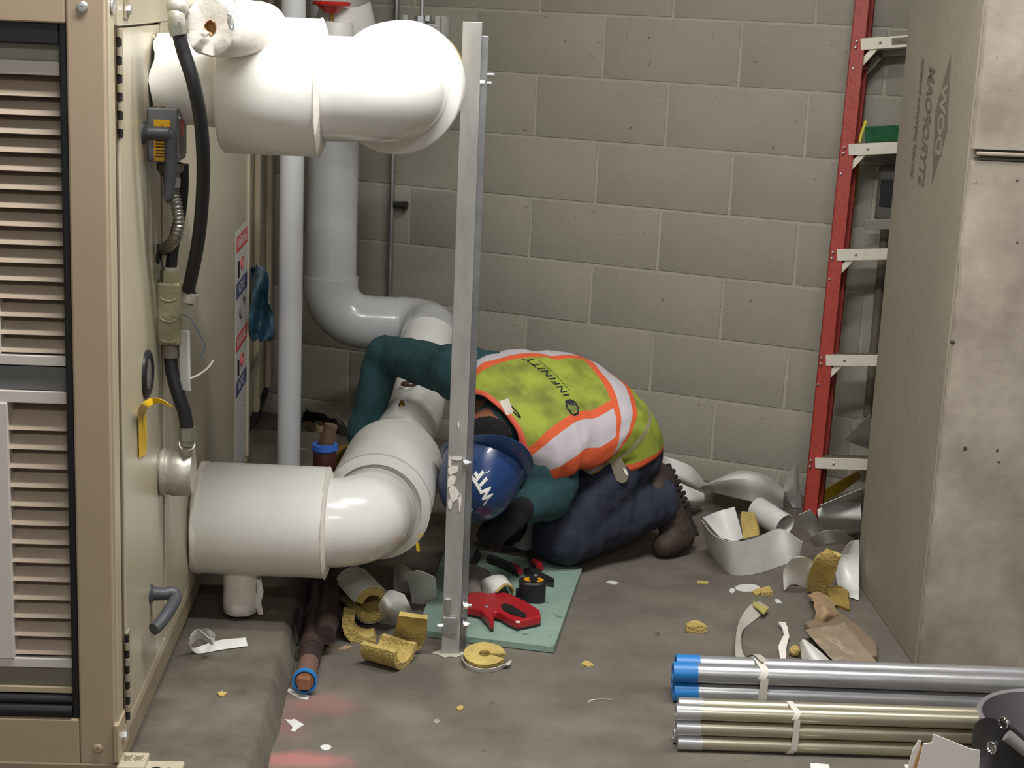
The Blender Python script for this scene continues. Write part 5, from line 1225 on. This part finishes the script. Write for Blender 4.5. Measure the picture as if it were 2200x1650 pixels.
W('jacket_scrap', [[(1822, 1168, .14), (1832, 1162, .14), (1845, 1160, .14)], [(1796, 1215, .06), (1815, 1215, .07), (1845, 1215, .07)], [(1802, 1268, .004), (1820, 1280, .004), (1845, 1290, .004)]], 'white scrap bulging out in front of the column')
KR = mat('kraft_paper', (158, 132, 100), .85, var=.2, scale=24)
sheet('kraft_paper', [[(1738, 1278, .02), (1760, 1272, .03), (1785, 1285, .02)], [(1752, 1310, .04), (1775, 1312, .05), (1800, 1312, .02)], [(1742, 1346, .003), (1775, 1340, .02), (1816, 1322, .005)]], KR, 'crumpled brown kraft paper behind the shiny packet', 'paper', .001, noise_=.008)
pk = thing('wrapped_packet', tuple(F(1810, 1400)), 'flat brown packet in shiny plastic wrap at the foot of the column', 'packet')
outp = [(1726, 1352), (1812, 1338), (1850, 1365), (1882, 1396), (1884, 1424), (1800, 1432), (1770, 1400)]
MB().prism([F(x, y, .002) for x, y in outp], V((0, 0, .022))).build('contents', mat('packet_brown', (122, 106, 88), .6, var=.12, scale=14), pk, None, .005, 3)
b = MB(); rows = []
for i in range(15):
    r_ = []
    for j in range(15):
        u, v = i / 14, j / 14; p_ = F(1728, 1354, .026).lerp(F(1814, 1340, .026), u).lerp(F(1798, 1430, .026).lerp(F(1883, 1422, .026), u), v); p_.z = .0262 + .0035 * abs(noise.noise(p_ * 45)); r_.append(p_)
    rows.append(r_)
b.grid(rows).build('film', mat('clear_film', (150, 134, 116), .08, var=.1, scale=20, coat=.8), pk, 60)
W('white_cone', [[(1719, 1380, .03), (1724, 1374, .05), (1732, 1376, .04)], [(1724, 1420, .02), (1745, 1405, .055), (1762, 1400, .035)], [(1735, 1448, .004), (1768, 1432, .05), (1796, 1432, .01)]], 'white cone shaped scrap behind the conduit bundle', m_=PVC_MATT, g_=None)
W('foam_strip', [[(1672, 1338, .006), (1684, 1362, .01), (1674, 1385, .012), (1675, 1415, .008), (1680, 1434, .005)], [(1688, 1338, .006), (1695, 1366, .008), (1690, 1390, .01), (1688, 1415, .008), (1690, 1434, .005)]], 'crumpled white strip on the floor left of the white cone', .006, MASTIC, 'strip', g_=None, nz=.003)
o = MB().ball(F(1708, 1398, .014), .0145, 16, (1, 1, .95)).jitter(.002, 90).build('yellow_foam_ball', FIBRE, None, 60); tag(o, 'small yellow foam lump beside the white cone', 'foam lump')
def flat(name, pts, m_, lab, cat='scrap', th=.002, g_='small scraps on the floor', z=.0004):
    o = MB().prism([F(x, y, z) for x, y in pts], V((0, 0, th))).build(name, m_, None, None); return tag(o, lab, cat, g_)
oval = lambda cx, cy, rx, ry, n=10, s=0: [(cx + rx * math.cos(2 * math.pi * k / n + s), cy + ry * math.sin(2 * math.pi * k / n + s)) for k in range(n)]
flat('paper_scrap', oval(1606, 1264, 27, 8, 12, .2), PVC_SHEET, 'oval white scrap in front of the broad white strip')
flat('foam_scrap', [(1615, 1274), (1632, 1266), (1640, 1274), (1624, 1283)], FIBRE, 'yellow scrap touching the oval white scrap', th=.006)
flat('foam_scrap', [(1632, 1270), (1652, 1264), (1660, 1278), (1635, 1280)], FIBRE, 'yellow scrap just right of the oval white scrap', th=.008)
flat('paper_scrap', oval(1573, 1270, 6, 5), PVC_SHEET, 'tiny round white scrap left of the oval white scrap')
flat('paper_scrap', [(1663, 1289), (1672, 1288), (1680, 1296), (1668, 1296)], PVC_SHEET, 'tiny white scrap near the loose strap end')
flat('foam_scrap', [(1498, 1248), (1522, 1250), (1521, 1255), (1498, 1254)], mat('pale_yellow', (170, 158, 90), .9), 'thin pale yellow sliver in front of the boot')
flat('foam_scrap', [(1618, 1294), (1634, 1302), (1652, 1308), (1641, 1322), (1630, 1312), (1618, 1303)], mat('pale_yellow', (190, 172, 92), .9), 'pale yellow scrap at the tip of the loose strap', th=.004, z=.014)
c = F(1496, 1357, 0); b = MB(); pts = []
for k in range(17):
    a = math.radians(-10 + 200 * k / 16); pts.append(V((c.x + .026 * math.cos(a) - .002 * (k % 3), c.y - .008 + .032 * math.sin(a), .0)))
o = b.prism(pts, V((0, 0, .021))).jitter(.002, 60).build('foam_half_disc', FIBRE, None, 40, .002); tag(o, 'thick yellow foam half disc alone on the open floor', 'foam piece')
o = flat('foam_scrap', [(1249, 1428), (1257, 1422), (1266, 1424), (1276, 1432), (1262, 1434)], FIBRE, 'tiny yellow crumb on the floor right of the foam ring', th=.004)
flat('foam_scrap', [(981, 1521), (990, 1518), (998, 1521), (990, 1528), (982, 1527)], FIBRE, 'tiny yellow crumb on the floor in front of the post', th=.003)
flat('foam_scrap', [(468, 1490), (476, 1487), (488, 1491), (480, 1497), (470, 1496)], FIBRE, 'tiny yellow crumb lying on the concrete pad', th=.003, z=.0715)
flat('paper_scrap', [(1302, 1252), (1312, 1248), (1330, 1253), (1320, 1257)], PVC_SHEET, 'tiny white chip right of the worker\'s knee')
flat('paper_scrap', [(612, 1484), (622, 1481), (664, 1496), (661, 1505), (640, 1500)], PVC_SHEET, 'narrow white paper scrap in front of the blue collar')
flat('paper_scrap', [(612, 1547), (625, 1548), (632, 1546), (653, 1558), (640, 1566), (634, 1573), (626, 1572), (628, 1563)], PVC_SHEET, 'torn white paper scrap on the pink stain')
flat('paper_scrap', oval(700, 1607, 12, 6), PVC_SHEET, 'small oval white scrap right of the pink stain')
flat('paper_scrap', oval(938, 1551, 7, 5, 8), mat('grey_crumb', (150, 142, 130), .8), 'tiny grey crumb near the middle of the floor')
o = MB().tube(cr([F(1264, 1510, .002), F(1268, 1505, .002), F(1290, 1502, .002), F(1314, 1503, .002)], 5), .0011, 6).build('white_thread', PVC_SHEET, None); tag(o, 'thin curved white thread on the open floor', 'thread')
# insulation shells left of the post
def shell(name, a0, a1, ri, ro, g0, g1, lab, jacket=True, inner=FIBRE, rot=0.0):
    t = thing(name, tuple(V(((a0.x + a1.x) / 2, (a0.y + a1.y) / 2, 0))), lab, 'insulation'); dd = a1 - a0; x, y = frame(dd); n = 18
    def ring(r, p): return [p + x * (r * math.cos(math.radians(g0 + (g1 - g0) * k / n))) + y * (r * math.sin(math.radians(g0 + (g1 - g0) * k / n))) for k in range(n + 1)]
    L_ = [a0.lerp(a1, u) for u in (0, .34, .67, 1)]
    MB().grid([ring((ri + ro) / 2, p_) for p_ in L_], ro - ri).jitter(.0025, 50).build('fibre', inner, t, 50)
    if jacket: MB().grid([ring(ro + .0025, p_) for p_ in L_], .0012).build('jacket', PVC_SHEET, t, 60)
    return t
shell('insulation_shell', F(758, 1256, .060), F(800, 1300, .060), .026, .046, -150, 165, 'white jacketed insulation shell with an open yellow end by the iron pipes')
_c = P(792, 1322, 3.80)
shell('insulation_shell', _c, _c + V((.004, -.052, .0)), .036, .064, 160, 292, 'curved yellow insulation shell lying nearest the iron pipes', jacket=False)
shell('insulation_shell', F(800, 1372, .052), F(872, 1392, .050), .036, .052, 172, 355, 'yellow insulation half shell right in front of the strut post', jacket=False)
sheet('jacket_scrap', [[(858, 1318, .115), (886, 1322, .115), (918, 1326, .11)], [(852, 1348, .06), (884, 1358, .06), (916, 1362, .055)], [(846, 1374, .015), (878, 1392, .012), (902, 1396, .012)]], FIBRE, 'upright yellow panel of insulation leaning on the half shell', 'insulation', .012)
W('jacket_scrap', [[(812, 1302, .07), (822, 1284, .10), (838, 1268, .11), (868, 1276, .09)], [(822, 1322, .03), (836, 1310, .07), (852, 1296, .08), (880, 1300, .06)], [(836, 1336, .005), (850, 1332, .02), (866, 1326, .03), (888, 1318, .02)]], 'greyish white jacket scrap between the yellow shells', g_='scraps under the lower pipe')
W('jacket_scrap', [[(848, 1210, .06), (870, 1214, .08), (902, 1240, .08)], [(846, 1240, .03), (872, 1248, .05), (912, 1262, .04)], [(846, 1268, .004), (868, 1272, .01), (905, 1276, .01)]], 'white jacket scrap behind the yellow shells beside the green board', g_='scraps under the lower pipe')
W('jacket_scrap', [[(872, 1232, .10), (900, 1226, .12), (935, 1240, .10)], [(880, 1262, .05), (906, 1262, .06), (938, 1270, .05)], [(886, 1296, .004), (910, 1298, .006), (936, 1296, .004)]], 'upright white jacket scrap just left of the strut post', g_='scraps under the lower pipe')
W('jacket_scrap', [[(728, 1236, .09), (752, 1226, .11), (792, 1232, .10)], [(735, 1258, .04), (760, 1250, .05), (800, 1254, .05)]], 'pale jacket scrap tucked under the lower pipe beside the iron pipes', g_='scraps under the lower pipe')
sheet('red_rag', [[(724, 1258, .03), (735, 1256, .05), (748, 1276, .03)], [(726, 1280, .02), (738, 1276, .04), (752, 1288, .02)], [(728, 1292, .004), (740, 1294, .006), (750, 1292, .004)]], mat('red_rag', (150, 72, 70), .9), 'crumpled pinkish red rag beside the iron pipes', 'rag', .002, noise_=.006)
sheet('black_rag', [[(735, 1292, .03), (745, 1288, .04), (756, 1304, .02)], [(740, 1310, .005), (752, 1312, .008), (764, 1312, .004)]], BLACK, 'small black rag under the jacketed shell', 'rag', .002)
flat('foam_scrap', [(702, 1388), (704, 1372), (710, 1352), (716, 1352), (715, 1375), (708, 1391)], FIBRE, 'yellow sliver lying along the iron pipes', th=.008)
flat('paper_scrap', [(727, 1396), (740, 1388), (758, 1389), (745, 1396)], mat('tan_scrap', (150, 124, 96), .9), 'small tan paper scrap in front of the yellow shells')
# foam ring near the post foot
fr = thing('foam_ring', tuple(F(1040, 1430)), 'yellow insulation ring with a gap and white edge in front of the post', 'insulation')
c = F(1040, 1430, .0); tl = Matrix.Rotation(math.radians(9), 3, 'X')
def rg(r, a, z): return V((c.x, c.y + .01, 0)) + tl @ V((r * math.cos(a) * 1.0, r * math.sin(a) * 1.02, z)) + V((0, 0, .0085))
b = MB(); n = 30; A0_, A1_ = math.radians(2), math.radians(338); ri, ro, h_ = .014, .050, .020
def sect(a): return [rg(ri, a, 0), rg(ro * .92, a, 0), rg(ro, a, h_), rg(ri, a, h_)]
sec = [sect(A0_ + (A1_ - A0_) * k / n) for k in range(n + 1)]
for s_ in sec: b.v += s_
for k in range(n):
    for j in range(4): b.f.append((k * 4 + j, (k + 1) * 4 + j, (k + 1) * 4 + (j + 1) % 4, k * 4 + (j + 1) % 4))
b.f.append((3, 2, 1, 0)); b.f.append(tuple(n * 4 + j for j in range(4))); b.jitter(.0018, 70).build('fibre', FIBRE, fr, 40)
rows = []
for k in range(n + 1):
    a = math.radians(165) + (math.radians(352) - math.radians(165)) * k / n
    rows.append([rg(ro * .93 + .003, a, -.003), rg(ro + .003 + (.012 if k > n - 4 else 0), a, h_ * .55)])
MB().grid(rows, .0012).build('white_edge', PVC_MATT, fr, 60)
# white curl on the pad
o = sheet('curled_strip', [[(432, 1352, .085), (445, 1350, .10), (461, 1362, .11), (452, 1372, .13), (425, 1352, .135), (408, 1372, .12), (415, 1392, .085), (470, 1376, .084), (528, 1370, .086)],
                           [(440, 1374, .075), (450, 1374, .09), (460, 1376, .10), (456, 1385, .11), (430, 1372, .11), (410, 1388, .09), (424, 1404, .0735), (476, 1396, .0735), (532, 1388, .0735)]][::1], PVC_SHEET, 'white jacket strip with a curled end on the concrete pad', 'jacket scrap', .0012)
# dark heap behind the lower pipe
sheet('black_cloth', [[(655, 878, .10), (680, 884, .10), (715, 900, .06), (735, 925, .02)], [(650, 905, .03), (680, 905, .05), (710, 915, .03), (728, 930, .01)]], mat('black_cloth', (30, 28, 32), .95), 'black cloth heaped between the risers near the wall', 'cloth', .004, noise_=.012)
sheet('brown_paper', [[(655, 905, .05), (680, 912, .06), (705, 922, .05)], [(660, 925, .01), (685, 938, .02), (712, 940, .01)]], KR, 'brown paper scrap in front of the black cloth', 'paper', .001, noise_=.006)
W('jacket_scrap', [[(722, 890, .08), (742, 908, .06), (768, 920, .03)], [(728, 900, .05), (745, 918, .04), (766, 927, .02)]], 'white jacket sliver on the floor behind the lower pipe', g_=None)
sheet('grey_scrap', [[(720, 905, .05), (745, 918, .04), (770, 925, .02)], [(718, 928, .005), (740, 934, .005), (768, 936, .004)]], mat('grey_scrap', (92, 90, 84), .8), 'dull grey sheet scrap under the white sliver', 'scrap', .002)
sheet('yellow_batt', [[(722, 972, .20), (740, 958, .22), (770, 954, .20)], [(716, 1040, .06), (735, 1040, .06), (765, 1040, .06)]], FIBRE_D, 'yellow insulation batt standing behind the lower pipe sleeve', 'insulation', .015)
o = sheet('yellow_strip', [[(1744, 1080, .03), (1752, 1066, .05), (1790, 1042, .09), (1846, 1012, .15)], [(1748, 1098, .005), (1766, 1080, .03), (1806, 1058, .06), (1850, 1024, .11)]], mat('yellow_plastic', (196, 164, 26), .5), 'yellow plastic strip slanting under the lowest ladder tread', 'plastic strip', .004)

# ================================================================== foreground right: tool bucket and torn carton
bk = thing('tool_bucket', (1.08, 3.0, 0), 'grey bucket with a black riveted tool pouch in the right corner', 'bucket')
BR, BHt = .135, .215; bq_ = F(2108, 1538, BHt); bc = V((bq_.x + BR, bq_.y, 0))
MB().lathe(bc, (0, 0, 1), [(.0001, .004), (BR * .86, 0), (BR * .99, BHt - .01), (BR + .004, BHt), (BR, BHt + .004), (BR - .006, BHt), (BR * .83, .012), (.0001, .012)], 56).build('shell', mat('grey_bucket', (128, 122, 126), .45), bk, 50)
rows = []
for k in range(21):
    a = math.radians(178 + 100 * k / 20); u = k / 20
    top = BHt + .030 - .085 * (1 - math.sin(math.pi * min(1, u * 1.1 + .10))); r_ = BR + .008
    rows.append([bc + V((math.cos(a) * (r_ * (.87 + .13 * z_ / BHt) + .003), math.sin(a) * (r_ * (.87 + .13 * z_ / BHt) + .003), z_)) for z_ in (.004, .06, .12, top)])
MB().grid(rows, .008).build('pouch', mat('black_leather', (26, 26, 30), .5, bump=.2, bscale=120), bk, 60)
def buck_hit(x, y):
    d = ray(x, y); o_ = CC - bc; r_ = BR + .016; a = d.x ** 2 + d.y ** 2; b_ = 2 * (o_.x * d.x + o_.y * d.y); c_ = o_.x ** 2 + o_.y ** 2 - r_ * r_; D_ = b_ * b_ - 4 * a * c_
    t_ = (-b_ - math.sqrt(max(0, D_))) / (2 * a); p_ = CC + d * t_; return p_, V((p_.x - bc.x, p_.y - bc.y, 0)).normalized()
for (x, y, r_) in ((2131, 1606, .0125), (2156, 1553, .0115)):
    p_, n_ = buck_hit(x, y); MB().lathe(p_ - n_ * .004, n_, [(r_, 0), (r_, .005), (r_ * .85, .007), (r_ * .70, .004)], 24).build('grommet', CHROME, bk)
    MB().lathe(p_ - n_ * .004, n_, [(r_ * .72, .003), (.0001, .003)], 20).build('grommet_eye', mat('eye_grey', (110, 106, 100), .5), bk)
p_, n_ = buck_hit(2172, 1580)
b = MB().tube([p_ + n_ * .012 + V((-.002, 0, .004)), p_ + n_ * .016 + V((.05, -.01, -.03))], .012, 14); b.build('handle_tube', mat('grey_plastic_tube', (126, 124, 122), .45), bk)
cbx = thing('torn_carton', tuple(F(2040, 1640)), 'torn white carton edge sticking up beside the grey bucket', 'carton')
cz = .17
out = [(1958, 1700), (1985, 1598), (2002, 1596), (2006, 1578), (2020, 1583), (2062, 1600), (2090, 1611), (2106, 1612), (2100, 1700)]
yq = 2.93
MB().prism([P(x, y, yq) for x, y in out] , V((0, .003, 0))).build('front_sheet', PAPER, cbx, None)
MB().prism([P(x, y, yq + .004) for x, y in [(1946, 1700), (1976, 1610), (1986, 1600), (1988, 1700)]], V((0, .003, 0))).build('core_sheet', CARD, cbx, None)
MB().prism([P(x, y, yq + .01) for x, y in [(1936, 1700), (1962, 1612), (1974, 1592), (1979, 1592), (1978, 1600), (1964, 1650), (1954, 1700)]], V((0, .004, 0))).build('rear_sheet', PAPER, cbx, None)
e0 = P(1958, 1700, yq); b = MB().cor(V((e0.x, yq + .01, 0.002)), V((.13, 0, 0)), V((0, .06, 0)), V((0, 0, e0.z + .02))); b.build('carton_body', PAPER, cbx, None)
sc_ = flat('paper_scrap', [(1741, 1642), (1745, 1641), (1780, 1644), (1785, 1660), (1742, 1660)], PAPER, 'white scrap at the bottom edge in front of the conduits')
# the Empty bases are kept as plain transforms
for o in BASES:
    if '_base' in o: del o['_base']
bpy.context.view_layer.update()
